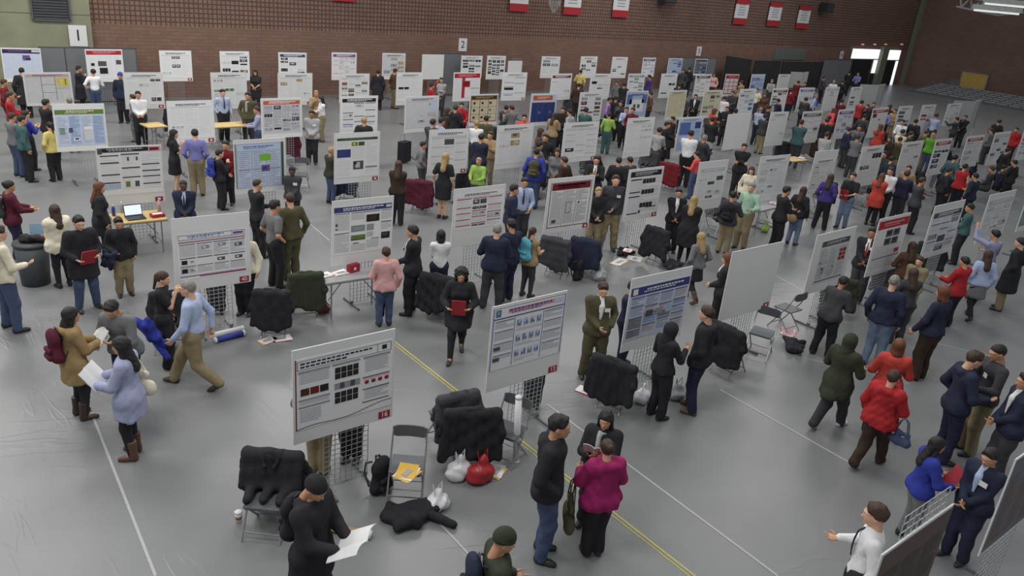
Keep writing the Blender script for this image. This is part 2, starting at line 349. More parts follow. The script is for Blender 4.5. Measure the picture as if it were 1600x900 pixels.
# grey partition panels and black drapes along the wall
PART = mat('partition_grey', (112, 114, 118), 0.8, var=0.04, scale=3); PFR = mat('partition_frame', (78, 80, 84), 0.5, var=0.05)
def partition(x0, x1, yt, w, nm, npan, m=PART, name='partition_screen', ang=0):
    a, b = onrow(x0, yt, w), onrow(x1, yt, w); t = empty(name, (a[0], w, 0)); t.rotation_euler = (0, 0, ang); tag(t, nm, 'partition'); wd = (b[0] - a[0]) / npan; h = (a[2] + b[2]) / 2
    for i in range(npan):
        MB().box((wd * (i + .5), 0, h / 2), (wd - 0.03, 0.04, h - 0.1)).obj('panel', m, t)
        MB().box((wd * i + 0.01, 0, h / 2), (0.035, 0.06, h)).obj('post', PFR, t)
    MB().box((wd * npan - 0.01, 0, h / 2), (0.035, 0.06, h)).obj('post', PFR, t)
    MB().box((wd * npan / 2, 0, h - 0.02), (wd * npan, 0.05, 0.04)).obj('top_rail', PFR, t)
    return t
partition(60, 212, 74, 34.5, 'grey folding partition screen behind the posters at far left', 4)
partition(690, 726, 83, 34.5, 'narrow grey partition screen beside the blank white board', 1)
partition(1058, 1120, 90, 34.5, 'grey partition screen behind the dark framed poster near the drapes', 2)
partition(1288, 1332, 93, 34.3, 'grey partition screen between the black drapes and the doors', 1)
DRP = mat('black_drape', (34, 34, 37), 0.9, var=0.15)
def drape(x0, x1, y0, y1, w, nm):
    a, b = onrow(x0, y0, w), onrow(x1, y1, w); t = empty('black_drape', (a[0], w, 0)); tag(t, nm, 'curtain', 'black drapes by the doors'); n = 60; wd = b[0] - a[0]; vs = []; fs = []
    for i in range(n + 1):
        u = i / n; y = 0.05 * math.sin(i * 1.3); top = a[2] + (b[2] - a[2]) * u
        for q in (0, .04):
            vs += [(u * wd, y + q, 0.03), (u * wd, y + q, top)]
    for i in range(n):
        o = i * 4; fs += [(o, o + 4, o + 5, o + 1), (o + 2, o + 3, o + 7, o + 6), (o + 1, o + 5, o + 7, o + 3)]
    MB().add(vs, fs).obj('fabric', DRP, t, True)
    for i in (0, 1): MB().tube([(i * wd, 0.1, 0), (i * wd, 0.1, (a, b)[i][2] + .03)], 0.025).obj('pole', mat('pole_grey', (130, 130, 132), 0.4, metal=0.6, var=0.05), t)
    MB().tube([(0, 0.03, a[2]), (wd, 0.03, b[2])], 0.02).obj('crossbar', MATS['pole_grey'], t)
drape(1137, 1176, 87, 93, 34.4, 'black cloth drape on poles, leftmost by the back wall')
drape(1181, 1222, 94, 95, 34.4, 'black cloth drape on poles, middle one by the back wall')
drape(1224, 1287, 96, 97, 34.4, 'black cloth drape on poles, widest one by the back wall')
a, b = onrow(1212, 75, WB - .04), onrow(1256, 94, WB - .04)
MB().box(((a[0] + b[0]) / 2, WB - .04, (a[2] + b[2]) / 2), (b[0] - a[0], 0.05, a[2] - b[2])).obj('wall_vent', mat('vent_green_grey', (104, 110, 106), 0.7, var=0.06)); tag(bpy.data.objects['wall_vent'], 'flat grey green cover plate on the brick wall above the drapes', 'panel')
# bright doorway
DGL = mat('daylight_glass', (236, 240, 255), 0.3, emit=1.15); DBK = mat('door_black', (38, 38, 42), 0.5, var=0.08)
def wrect(name, x0, x1, y0, y1, w, m, parent, d=0.06):
    a, b = onrow(x0, y0, w), onrow(x1, y1, w); l = np.array(parent.location)
    c = np.array([(a[0] + b[0]) / 2, w, (a[2] + b[2]) / 2]) - l
    return MB().box(c, (abs(b[0] - a[0]), d, abs(a[2] - b[2]))).obj(name, m, parent)
for i, (x0, x1, y0, nm) in enumerate([(1331, 1381, 76, 'black double entrance door under a bright window'), (1386, 1408, 78, 'black narrow entrance door beside the corner column')]):
    a, b = onrow(x0, y0, WB - .05), onrow(x1, y0, WB - .05); hgt = a[2]
    e = empty('door_%d' % (i + 1), (a[0], WB - .05, 0)); structure(e, nm, 'door'); wd = b[0] - a[0]
    ztr = onrow(x0, y0 + 16, WB - .05)[2]
    MB().box((wd / 2, -0.02, (hgt + ztr) / 2), (wd, 0.05, hgt - ztr)).obj('transom_pane', DGL, e)
    if i == 0:
        MB().box((wd * 0.36, -0.02, ztr / 2), (wd * 0.72, 0.06, ztr)).obj('door_leaf', DBK, e)
        MB().box((wd * 0.88, -0.02, ztr / 2 + .5), (wd * 0.2, 0.05, ztr - 1.0)).obj('side_pane', DGL, e); MB().box((wd * 0.88, -0.02, .5), (wd * 0.2, 0.05, 1.0)).obj('kick_panel', DBK, e)
        MB().tube([(wd * .66, -.1, 1.0), (wd * .66, -.1, 1.3)], .02).obj('handle', MATS['pole_grey'], e)
    else:
        MB().box((wd * 0.4, -0.02, ztr / 2), (wd * 0.76, 0.06, ztr)).obj('door_leaf', DBK, e); MB().box((wd * 0.9, -0.02, ztr / 2), (wd * 0.16, 0.05, ztr)).obj('side_pane', DGL, e)
        MB().tube([(wd * .7, -.1, 1.0), (wd * .7, -.1, 1.3)], .02).obj('handle', MATS['pole_grey'], e)
    for xx in (0, wd): MB().box((xx, -0.03, hgt / 2), (0.1, 0.1, hgt)).obj('door_frame', MATS['grey_green_paint'], e)
    MB().box((wd / 2, -0.03, ztr), (wd, 0.1, 0.08)).obj('door_frame', MATS['grey_green_paint'], e)
a, b = onrow(1379, 80, WB - .3), onrow(1388, 80, WB - .3)
structure(MB().box(((a[0] + b[0]) / 2, WB - .2, 1.6), ((b[0] - a[0]), 0.4, 3.2)).obj('trim_pillar', MATS['grey_green_paint']), 'grey green pillar between the two doors', 'pillar')
for i, x in enumerate((1348, 1367, 1384, 1409)):
    p = onrow(x, 69.5, WB - .06); wlm = MB().lathe([(0.02, -.05), (0.11, -.05), (0.13, 0.0), (0.09, .06), (0.02, .07)], n=10).obj('wall_lamp', mat('amber_lamp', (232, 186, 150), 0.4, emit=.25), loc=p); 
    tag(wlm, 'small amber wall lamp above the doors, %s from left' % ords[i], 'lamp', 'small lamps above the doors')
# things on the right wall
def xplate(name, x0, x1, y0, y1, m, lab, cat, d=.08):
    a, b = onx(x0, y0, XC - .05), onx(x1, y1, XC - .05); t = empty(name, (XC - .05, (a[1] + b[1]) / 2, min(a[2], b[2]))); tag(t, lab, cat); h = abs(a[2] - b[2]); wd = abs(a[1] - b[1])
    MB().box((0, 0, h / 2), (d, wd, h)).obj('leaf', m, t)
    for s in (-1, 1): MB().box((-.02, s * wd / 2, h / 2), (d + .06, .1, h + .1)).obj('frame', MATS['pole_grey'], t)
    MB().box((-.02, 0, h + .03), (d + .06, wd, .08)).obj('frame', MATS['pole_grey'], t); return t
xplate('plywood_panel', 1504, 1537, 111, 147, mat('plywood_tan', (190, 158, 84), 0.6, var=0.06, scale=2), 'tan plywood panel standing against the right brick wall', 'panel')
xplate('wall_cabinet', 1455, 1473, 130, 147, mat('cabinet_grey', (104, 112, 106), 0.6, var=0.06), 'low grey green cabinet on the right wall', 'cabinet', .3)
xplate('tall_cabinet', 1483, 1494, 124, 147, MATS['cabinet_grey'], 'taller narrow grey cabinet beside the tan plywood panel', 'cabinet', .3)
# bleachers of grey seats along the right wall
SEATM = mat('bleacher_grey', (146, 148, 150), 0.6, var=0.12, scale=6); BLD = mat('bleacher_dark', (98, 100, 102), 0.7, var=0.1)
yb0 = onx(1600, 170, XC - 2)[1] - 8; yb1 = WB - 3.2
bl = empty('bleachers', (XC - .5, yb0, 0)); tag(bl, 'grey stepped bleacher rows along the right brick wall', 'bleachers')
for i in range(6):
    x = -.4 - i * .75; h = .62 - i * .09
    MB().box((x, (yb1 - yb0) / 2, h / 2), (.74, yb1 - yb0, h)).obj('step', BLD, bl)
    n = int((yb1 - yb0) / .9)
    for j in range(n): MB().box((x - .1, (j + .5) * .9, h + .06), (.42, .8, .08)).obj('seat', SEATM, bl)
# lamps under the roof at the top right
RF = mat('roof_steel', (150, 152, 150), 0.5, metal=0.3, var=0.1); LT = mat('lamp_diffuser', (225, 232, 228), 0.4, emit=0.7)
for i, (x0, y0, x1, y1) in enumerate([(1518, 16, 1600, 9), (1535, 6, 1620, -2)]):
    zz = 7.6 + i * .3
    def hi(x, y): v = ray(x, y); return EYE + 26 * v / np.linalg.norm(v[:2])
    p, q = hi(x0, y0), hi(x1, y1); q[2] = p[2]; d = (q - p); l = np.linalg.norm(d); t = empty('roof_lamp', p, math.atan2(d[1], d[0])); tag(t, ['lower', 'upper'][i] + ' long tube lamp fixture under the roof at top right', 'lamp', 'roof lamps at top right')
    MB().box((l / 2, 0, .1), (l, .35, .12)).obj('housing', RF, t); MB().box((l / 2, 0, .02), (l - .1, .22, .06)).obj('diffuser', LT, t)
    for s in (.2, .8): MB().tube([(l * s, 0, .15), (l * s, 0, 3)], .015).obj('hanger_rod', RF, t)
for i, (x0, y0, x1, y1) in enumerate([(1494, 10, 1560, 24), (1560, 24, 1640, 14)]):
    v0, v1 = ray(x0, y0), ray(x1, y1); p, q = [EYE + 28 * v / np.linalg.norm(v[:2]) for v in (v0, v1)]
    d = q - p; l = np.linalg.norm(d); t = empty('roof_beam', p); t.rotation_euler = Vector(d).to_track_quat('X', 'Z').to_euler(); tag(t, ['left', 'right'][i] + ' dark steel roof beam at the top right corner', 'beam', 'roof beams')
    MB().box((l / 2, 0, 0), (l, .12, .05)).box((l / 2, 0, .3), (l, .12, .05)).obj('flange', BLD, t)
    for j in range(8): MB().tube([(l * j / 8, 0, 0 if j % 2 else .3), (l * (j + 1) / 8, 0, .3 if j % 2 else 0)], .03).obj('brace', BLD, t)
# tape lines on the floor
TW = mat('tape_white', (166, 167, 167), 0.4, var=0.05); TY = mat('tape_yellow', (196, 186, 92), 0.5, var=0.06)
def tape(pts, wd, m, i, lab):
    P = [at(*p) for p in pts]; k = MB()
    for a, b in zip(P[:-1], P[1:]):
        d = b - a; l = np.linalg.norm(d); k.box((a + b) / 2 + np.array((0, 0, .003)), (l, wd, .004), R=rot('Z', math.atan2(d[1], d[0])))
    structure(k.obj('trim_%d' % i, m), lab, 'floor tape')
tape([(613, 531), (1092, 905)], .022, TY, 1, 'yellow tape line running diagonally across the floor')
tape([(613, 536), (1083, 905)], .014, TY, 2, 'thin second yellow line beside the yellow tape')
for i, (p, q, wd) in enumerate([((143, 645), (243, 900), .05), ((855, 632), (1215, 900), .05), ((1125, 609), (1345, 733), .05), ((676, 806), (762, 898), .04), ((1213, 431), (1262, 459), .05),
                            ((1260, 560), (1420, 600), .03), ((470, 338), (515, 376), .05), ((1395, 520), (1560, 560), .03)]):
    tape([p, q], wd * .65, TW, i + 3, 'white tape seam on the floor, %s of the set' % ords[i])
# ------------------------------------------------------------------ poster boards
INK = dict(k=(38, 38, 42), d=(84, 84, 90), g=(150, 151, 156), l=(190, 191, 196), w=(226, 226, 228), n=(58, 64, 118), b=(92, 112, 172), s=(168, 186, 216), i=(196, 206, 226),
           r=(176, 42, 50), m=(112, 36, 42), o=(200, 92, 60), G=(104, 128, 62), f=(64, 84, 60), e=(120, 190, 60), p=(108, 84, 140), v=(62, 46, 84), t=(176, 156, 112), c=(214, 206, 176),
           y=(214, 196, 84), x=(70, 50, 40), a=(140, 112, 84), u=(206, 206, 208), z=(56, 72, 128), P=(214, 150, 160), q=(120, 150, 140))
def inkm(c): return ink({'k': 'black_print', 'G': 'leaf', 'P': 'rose'}.get(c, c), INK[c])
FOAM = mat('foam_board', (222, 222, 221), 0.7, var=0.015, scale=2, spec=0.2); SHEET = mat('poster_paper', (230, 230, 231), 0.45, var=0.012, scale=2, spec=0.4)
WIRE = mat('grid_wire', (176, 178, 180), 0.35, metal=0.5, var=0.05); CARD = mat('card_red', (158, 36, 50), 0.6, var=0.05); CW = mat('card_white', (232, 226, 226), 0.6, var=0.02)
def make_grid(w=0.61, h=1.94):
    k = MB(); nx = 9; nz = 28
    for i in range(nx): k.box((-w / 2 + w * i / (nx - 1), 0, .04 + h / 2), (.008, .008, h))
    for j in range(nz): k.box((0, .006, .04 + h * j / (nz - 1)), (w, .007, .007))
    return k.mesh('wire_grid', WIRE)
GRID = make_grid()
FOOT = MB().box((0, 0, .02), (.03, .62, .04)).box((0, 0, .05), (.045, .06, .06)).box((0, -.3, .012), (.04, .03, .024)).box((0, .3, .012), (.04, .03, .024)).mesh('stand_foot', mat('foot_steel', (120, 122, 124), 0.4, metal=0.5, var=0.05))
class Print:
    far = False
    def __init__(s, W_, H_): s.k = MB(); s.W = W_; s.H = H_; s.c = []
    def r(s, u0, v0, u1, v1, c, lay=0):              # fractions of the sheet, v from the top
        if c not in s.c: s.c.append(c)
        z = -.0035 - .0012 * lay; x0, x1 = (u0 - .5) * s.W, (u1 - .5) * s.W; z0, z1 = (.5 - v1) * s.H, (.5 - v0) * s.H
        s.k.add([(x0, z, z0), (x1, z, z0), (x1, z, z1), (x0, z, z1)], [(0, 1, 2, 3)], s.c.index(c))
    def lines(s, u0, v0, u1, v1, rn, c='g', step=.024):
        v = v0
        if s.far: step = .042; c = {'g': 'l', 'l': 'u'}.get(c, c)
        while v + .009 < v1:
            e = u1 if rn.random() < .75 else u0 + (u1 - u0) * rn.uniform(.4, .9)
            s.r(u0, v, e, v + .007, c, 1); v += step
    def title(s, u0, v0, u1, v1, rn, c='w'):
        h = (v1 - v0); n = 2
        for i in range(n):
            v = v0 + h * (.18 + .4 * i); u = u0 + .12 * (u1 - u0) + rn.uniform(0, .05); e = u1 - .12 * (u1 - u0) - (.15 * i)
            while u < e:
                w = rn.uniform(.02, .06); s.r(u, v, min(u + w, e), v + h * (.26 if i == 0 else .16), c, 2); u += w + .012
def generic(P, sp, rn):
    bg, hd, sec, ncol, pics = sp['bg'], sp['hd'], sp['sec'], sp['n'], sp['pics']
    if bg: P.r(.0, .0, 1, 1, bg)
    hv = .03
    if hd:
        P.r(.03, .03, .97, .145, hd, 1); P.title(.03, .03, .97, .145, rn, sp.get('tc', 'w')); hv = .165
    else:
        P.title(.05, .02, .95, .12, rn, 'd'); P.r(.03, .13, .97, .138, 'g', 1); hv = .16
    cw = .94 / ncol; n = 0
    for i in range(ncol):
        u0, u1 = .03 + cw * i + .012, .03 + cw * (i + 1) - .012; v = hv
        if sp.get('pan'): P.r(u0 - .006, hv, u1 + .006, .965, sp['pan'], 1)
        while v < .9:
            if sec and rn.random() < .8: P.r(u0, v, u1, v + .022, sec, 2); v += .035
            h = rn.uniform(.08, .2); h = min(h, .95 - v)
            if pics and rn.random() < sp.get('pp', .45):
                c = rn.choice(pics); k = rn.choice([1, 1, 2, 2, 3])
                for q in range(k):
                    a = u0 + (u1 - u0) * (q + .06) / k; b = u0 + (u1 - u0) * (q + .94) / k; P.r(a, v + .01, b, v + h * .8, c, 2)
                    if rn.random() < .7: P.r(a + (b - a) * .2, v + .01 + h * .15, a + (b - a) * .7, v + h * .5, rn.choice(pics + 'lgd'), 3)
                    if c in 'wl': P.r(a, v + h * .78, b, v + h * .8, 'd', 3); P.r(a, v + .01, a + .006, v + h * .8, 'd', 3)
            else: P.lines(u0, v, u1, v + h, rn, sp.get('lc', 'l'))
            v += h + .015
BOARDS = {}
ROWW = dict(A=7.60, B=12.62, C=17.75, D=22.85, E=28.0, F=33.8)
RNAME = dict(A='front row', B='second row', C='third row', D='fourth row', E='fifth row', F='wall row')
def board(key, xl, xr, yt, yb, desc, bg='', hd='', sec='d', n=3, pics='gld', card=None, pan='', custom=None, margin=(.03, .04, .03, .12), pp=.45, tc='w', lc='l', blank=False, z=None, nogrid=False, ang=0.0, pos=None):
    row = key[0]; w = ROWW[row]; rn = random.Random(key)
    xm = (xl + xr) / 2; c0 = onrow(xm, yt, w); c1 = onrow(xm, yb, w); a = onrow(xl, (yt + yb) / 2, w); b = onrow(xr, (yt + yb) / 2, w)
    ztop, zbot = c0[2], c1[2]; W_ = min(max(b[0] - a[0], .75), 1.62); cx = (a[0] + b[0]) / 2
    H_ = min(max(ztop - zbot, 1.0), 1.32); zbot = ztop - H_
    i = int(key[1:]); lab = '%s, %s from left in %s' % (desc, ords[i - 1], RNAME[row])
    t = empty('poster_stand', (cx, w, 0)); tag(t, lab, 'poster stand', 'poster stands in rows'); BOARDS[key] = (cx, w, t)
    t.rotation_euler = (0, 0, ang)
    if not nogrid:
        g = link('wire_grid', GRID, t, (rn.uniform(-.05, .12), .03, 0))
        for s in (-1, 1): link('stand_foot', FOOT, t, (g.location.x + s * .27, .03, 0))
    tl = rn.uniform(-.012, .012)
    f = MB().box((0, 0, 0), (W_, .014, H_)).obj('foam_board', FOAM, t, loc=(0, 0, zbot + H_ / 2)); f.rotation_euler = (0, tl, 0)
    if not blank:
        ml, mt, mr, mb = margin; sw, sh = W_ * (1 - ml - mr), H_ * (1 - mt - mb)
        sx, sz = W_ * (ml - mr) / 2, H_ * (mb - mt) / 2
        s = MB().box((0, -.001, 0), (sw, .003, sh)).obj('poster_sheet', SHEET, f, loc=(sx, -.009, sz))
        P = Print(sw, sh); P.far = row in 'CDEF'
        if custom: custom(P, rn)
        else: generic(P, dict(bg=bg, hd=hd, sec=sec, n=n, pics=pics, pan=pan, pp=pp, tc=tc, lc=lc), rn)
        P.k.obj('printed_panels', [inkm(c) for c in P.c], s)
    if card is not None:
        cc = MB().box((0, 0, 0), (.16, .004, .1)).obj('number_card', CARD, f, loc=(W_ / 2 - .12, -.011, -H_ / 2 + .07))
        if card: text(card, .1, CW, cc, (0, -.004, 0))
        else: MB().box((0, -.003, 0), (.06, .002, .05)).obj('numeral', CW, cc)
    return t
def pA1(P, rn):
    P.r(0, 0, .012, 1, 'm', 1); P.r(.02, .03, .98, .036, 'd', 1); P.r(.02, .15, .98, .156, 'd', 1); P.r(.02, .03, .026, .15, 'd', 1); P.r(.974, .03, .98, .15, 'd', 1); P.r(.83, .03, .835, .15, 'd', 1)
    P.r(.88, .06, .93, .12, 'k', 2)
    for i, v in enumerate((.06, .105)):
        u = .05
        while u < .78 - i * .3: w = rn.uniform(.02, .05); P.r(u, v, u + w, v + .022, 'k', 2); u += w + .012
    for u0, u1 in ((.03, .34), (.36, .65), (.68, .97)): P.r(u0, .175, u1, .205, 'g', 1)
    P.lines(.04, .22, .33, .36, rn); 
    for i in range(3): P.r(.05 + i * .095, .42, .135 + i * .095, .52, ('m', 'm', 'x')[i], 2); P.r(.055 + i * .095, .43, .125 + i * .095, .5, ('x', 'm', 'k')[i], 3)
    P.r(.03, .57, .34, .595, 'g', 1); P.lines(.04, .61, .33, .65, rn); P.r(.03, .67, .34, .695, 'g', 1); P.lines(.04, .72, .25, .92, rn)
    for v0, c in ((.235, 'k'), (.59, 'k')):
        for i in range(4):
            for j in range(2): P.r(.39 + i * .062, v0 + j * .085, .445 + i * .062, v0 + .078 + j * .085, c, 2); P.r(.405 + i * .062, v0 + .02 + j * .085, .425 + i * .062, v0 + .045 + j * .085, 'x', 3)
    for i in range(5): P.r(.385 + i * .054, .46, .435 + i * .054, .55, ('g', 'd', 'g', 'd', 'g')[i], 2)
    P.lines(.7, .22, .95, .42, rn); P.r(.68, .47, .97, .485, 'd', 1); P.r(.68, .495, .97, .505, 'P', 1)
    for i in range(4): P.r(.7 + i * .072, .525, .745 + i * .072, .57, 'r', 2); P.r(.71 + i * .072, .55, .735 + i * .072, .575, 'x', 3)
    P.r(.68, .645, .97, .66, 'd', 1); P.lines(.7, .67, .96, .82, rn); P.r(.68, .84, .97, .855, 'd', 1)
    for i in range(24): u = i / 24; v = .985 - .12 * max(0, u - .3) - .02 * math.sin(u * 9); P.r(u, v, u + .042, v + .01, 'm', 1)
def pA2(P, rn):
    P.r(0, 0, 1, .01, 'n'); P.r(0, .0, .012, 1, 'b'); P.r(.988, 0, 1, 1, 'b'); P.r(.03, .03, .1, .14, 'b', 1); P.r(.05, .05, .08, .1, 'e', 2)
    for v in (.045, .085): P.r(.2, v, .85, v + .022, 'P', 1)
    P.r(.86, .04, .97, .12, 'i', 1); P.r(.01, .165, .99, .182, 'n', 1); P.title(.1, .03, .9, .15, rn, 'p')
    for u in (.29, .69): P.r(u, .19, u + .008, .98, 'b', 1)
    for u0, u1 in ((.03, .28), (.71, .97)):
        v = .21
        while v < .9: P.r(u0, v, u1, v + .012, 'n', 2); h = rn.uniform(.1, .16); P.lines(u0, v + .03, u1, v + h, rn, 'g'); v += h + .05
    for j in range(3):
        for i in range(4):
            u, v = .32 + i * .092, .22 + j * .25; P.r(u, v + .02, u + .07, v + .15, 'i', 1)
            for q in range(3): P.r(u + .012 + q * .02, v + .13 - rn.uniform(.03, .1), u + .024 + q * .02, v + .13, rn.choice('kdb'), 2)
        P.lines(.32, .4 + j * .25, .68, .44 + j * .25, rn, 'g')
    for v in (.62, .8): P.r(.03, v, .12, v + .06, 'd', 3)
def pA3(P, rn):
    P.r(0, .0, 1, 1, 'i'); P.r(0, .02, 1, .17, 'n', 1); P.r(.03, .04, .11, .15, 'w', 2); P.title(.1, .04, 1, .16, rn, 'w')
    for i in range(4):
        u0 = .02 + i * .245; v = .2
        while v < .92:
            h = rn.uniform(.1, .22); h = min(h, .97 - v); P.r(u0, v, u0 + .225, v + .02, 'p', 2); P.r(u0, v + .02, u0 + .225, v + h, rn.choice(['u', 's', 'i', 'g', 'u']), 1); P.lines(u0 + .01, v + .03, u0 + .21, v + h, rn, 'g'); v += h + .02
    for i in range(3): P.r(.3 + i * .17, .5, .42 + i * .17, .62, rn.choice('dgs'), 3)
def pB1(P, rn):
    P.r(.02, .02, .98, .03, 'd', 1); P.r(.02, .12, .98, .13, 'd', 1)
    for i in range(6): P.r(.02 + i * .19, .02, .026 + i * .19, .125, 'd', 1)
    P.title(.05, .03, .75, .11, rn, 'b'); P.r(.8, .05, .95, .1, 'p', 2)
    P.r(.02, .16, .98, .172, 'r', 1); P.r(.02, .18, .98, .192, 'p', 1)
    for i in range(4):
        u0, u1 = .03 + i * .24, .25 + i * .24; P.r(u0, .22, u1, .235, 'k', 1); P.lines(u0, .26, u1, .5, rn)
        P.r(u0, .52, u1, .54, 'd', 1); P.r(u0, .7, u1, .715, 'd', 1); P.lines(u0, .73, u1, .86, rn)
    for u, v in ((.05, .57), (.05, .76)): P.r(u, v, u + .08, v + .09, 'k', 3); P.r(u + .12, v + .02, u + .17, v + .06, 'g', 3)
    for u, v in ((.34, .28), (.58, .26), (.82, .3), (.56, .58), (.82, .58)): P.r(u, v, u + .11, v + .07, rn.choice('gd'), 3); P.r(u + .02, v + .02, u + .06, v + .05, 'w', 4)
    P.r(.02, .92, .98, .94, 'p', 1); P.r(.3, .945, .98, .965, 'r', 1)
def pB2(P, rn):
    P.r(.02, .02, .98, .13, 'n', 1); P.title(.05, .025, .95, .125, rn, 'w'); P.r(.03, .03, .13, .12, 'z', 2); P.r(.88, .045, .97, .1, 'u', 2)
    for u0, u1 in ((.03, .27), (.3, .78), (.8, .98)):
        P.r(u0, .15, u1, .165, 'd', 1)
    P.lines(.03, .19, .27, .5, rn); P.r(.05, .35, .08, .4, 'n', 3); P.r(.05, .45, .08, .48, 'd', 3); P.r(.03, .55, .27, .565, 'd', 2); P.lines(.03, .58, .27, .95, rn)
    P.lines(.3, .19, .52, .3, rn); P.r(.55, .22, .77, .37, 'k', 2); P.r(.6, .25, .72, .34, 'x', 3)
    P.r(.3, .42, .53, .55, 'q', 2); P.r(.33, .45, .5, .52, 'g', 3); P.r(.56, .42, .68, .55, 'g', 2); P.r(.3, .62, .54, .7, 'G', 2); P.r(.3, .7, .54, .73, 'd', 2); P.r(.56, .58, .67, .68, 'l', 2)
    P.r(.64, .72, .77, .735, 'd', 2); P.r(.33, .78, .43, .8, 'd', 2)
    P.lines(.56, .76, .77, .93, rn); P.lines(.3, .82, .54, .95, rn); P.lines(.8, .19, .98, .36, rn); P.r(.8, .39, .98, .41, 'd', 2); P.lines(.8, .43, .98, .58, rn); P.r(.81, .62, .96, .76, 'k', 2); P.r(.83, .64, .92, .7, 'f', 3)
def pC1(P, rn):
    P.r(.02, 0, 1, .09, 'k', 1); P.title(.05, .0, .8, .09, rn, 'l'); P.r(.8, .0, 1, .1, 'P', 2); P.r(.82, .02, .97, .08, 'm', 3); P.r(.0, .0, .07, .12, 'd', 2)
    for i in range(3):
        u0, u1 = .03 + i * .325, .32 + i * .325
        for v in ((.15, .3, .55, .72), (.13, .42, .62), (.36, .5, .62, .78))[i]: P.r(u0, v, u1, v + .022, 'k', 2)
        P.lines(u0, .16, u1, .9, rn)
    for q in range(3): P.r(.03 + q * .1, .76, .12 + q * .1, .86, 's', 3)
    for q in range(2): P.r(.4 + q * .15, .72, .47 + q * .15, .84, 'Gd'[q], 3); P.r(.45 + q * .14, .2, .48 + q * .14, .28, 'd', 3)
def pC2(P, rn):
    P.r(0, 0, 1, 1, 's'); P.r(.0, 0, .02, 1, 'G', 1); P.r(.95, 0, 1, 1, 'f', 1); P.r(.04, .03, .93, .16, 'i', 1); P.title(.05, .04, .9, .15, rn, 'b')
    for i in range(3):
        u0 = .05 + i * .3; P.r(u0, .2, u0 + .27, .97, 'i', 1); P.lines(u0 + .02, .22, u0 + .25, .95, rn, 'l'); P.r(u0, .58, u0 + .27, .59, 'b', 2)
    P.r(.5, .25, .72, .4, 'e', 3); P.r(.53, .5, .7, .64, 'p', 3); P.r(.55, .54, .64, .6, 'n', 4)
def pC3(P, rn):
    P.r(.03, .07, .97, .13, 'f', 1); P.title(.05, .07, .95, .13, rn, 'G'); P.r(.03, .33, .34, .52, 'n', 2); P.r(.06, .36, .2, .48, 'z', 3); P.r(.36, .17, .5, .26, 'G', 2); P.r(.52, .17, .66, .26, 'f', 2); P.r(.39, .19, .45, .24, 'y', 3)
    P.r(.4, .62, .64, .82, 'd', 2); P.r(.45, .65, .56, .78, 'l', 3); P.r(.42, .64, .48, .7, 'k', 4); P.lines(.03, .17, .33, .3, rn); P.lines(.03, .56, .34, .95, rn); P.lines(.37, .3, .66, .58, rn); P.lines(.69, .17, .97, .72, rn); P.r(.69, .76, .97, .8, 'q', 1); P.lines(.69, .83, .97, .95, rn)
def pB4(P, rn):
    P.r(0, 0, 1, 1, 'm'); P.r(.015, .015, .985, .985, 'w', 1); P.r(.03, .02, .97, .17, 'm', 2); P.title(.05, .03, .95, .16, rn, 'P')
    for u in (.33, .64): P.r(u, .19, u + .01, .97, 'm', 2)
    for i in range(3): P.lines(.05 + .31 * i, .2, .31 + .31 * i, .94, rn, 'l')
    P.r(.4, .45, .55, .7, 'g', 3); P.r(.42, .47, .53, .68, 'l', 4); P.r(.66, .44, .8, .52, 'u', 3); P.r(.7, .46, .74, .5, 'm', 4); P.r(.08, .78, .28, .92, 'u', 3); P.r(.1, .82, .2, .9, 'd', 4)
def pB5(P, rn):
    P.r(.02, 0, .98, .12, 'k', 1); P.title(.05, 0, .95, .12, rn, 'l'); P.lines(.04, .16, .96, .95, rn, 'l')
    for v in (.18, .42, .72):
        for i in range(4): P.r(.42 + i * .1, v, .51 + i * .1, v + .1, 'k', 3); P.r(.44 + i * .1, v + .02, .48 + i * .1, v + .06, 'x', 4)
    for v in (.17, .45, .55, .93): P.r(.05, v, .38, v + .025, 'k', 2)
    P.r(.62, .82, .95, .84, 'k', 2); P.r(.4, .88, .47, .95, 'd', 3)
def pD1(P, rn):
    P.r(0, .12, 1, 1, 'i'); P.r(0, .0, 1, .13, 'G', 1); P.title(.1, .0, .9, .13, rn, 'c')
    for i in range(4): P.r(.02 + i * .245, .17, .245 + i * .245, .97, 's' if i % 2 else 'i', 1); P.lines(.035 + i * .245, .2, .23 + i * .245, .94, rn, 'l'); P.r(.25 + i * .245, .17, .255 + i * .245, .97, 'w', 2)
    P.r(.06, .5, .17, .68, 'q', 3); P.r(.25, .5, .33, .63, 'd', 3); P.r(.56, .47, .74, .56, 'w', 3); P.r(.56, .58, .74, .84, 'u', 3); P.r(.33, .76, .47, .86, 'w', 3); P.r(.36, .78, .44, .83, 'd', 4)
def pE7(P, rn):
    P.r(0, 0, 1, 1, 'w'); P.r(0, 0, 1, .18, 'r', 1); P.title(.05, .02, .95, .17, rn, 'P'); P.r(.3, .18, .42, 1, 'r', 1); P.r(.3, .3, .62, .56, 'r', 2); P.r(.35, .34, .58, .5, 'm', 3)
    P.lines(.03, .22, .28, .95, rn); P.lines(.66, .22, .97, .95, rn); P.r(.62, .6, 1, .62, 'r', 2)
def pE14(P, rn):
    P.r(0, 0, 1, 1, 'r'); P.title(.05, .02, .95, .15, rn, 'P')
    for i in range(3):
        for j in range(4): P.r(.04 + i * .32, .18 + j * .2, .32 + i * .32, .35 + j * .2, 'w', 1); P.lines(.06 + i * .32, .2 + j * .2, .3 + i * .32, .33 + j * .2, rn, 'l')
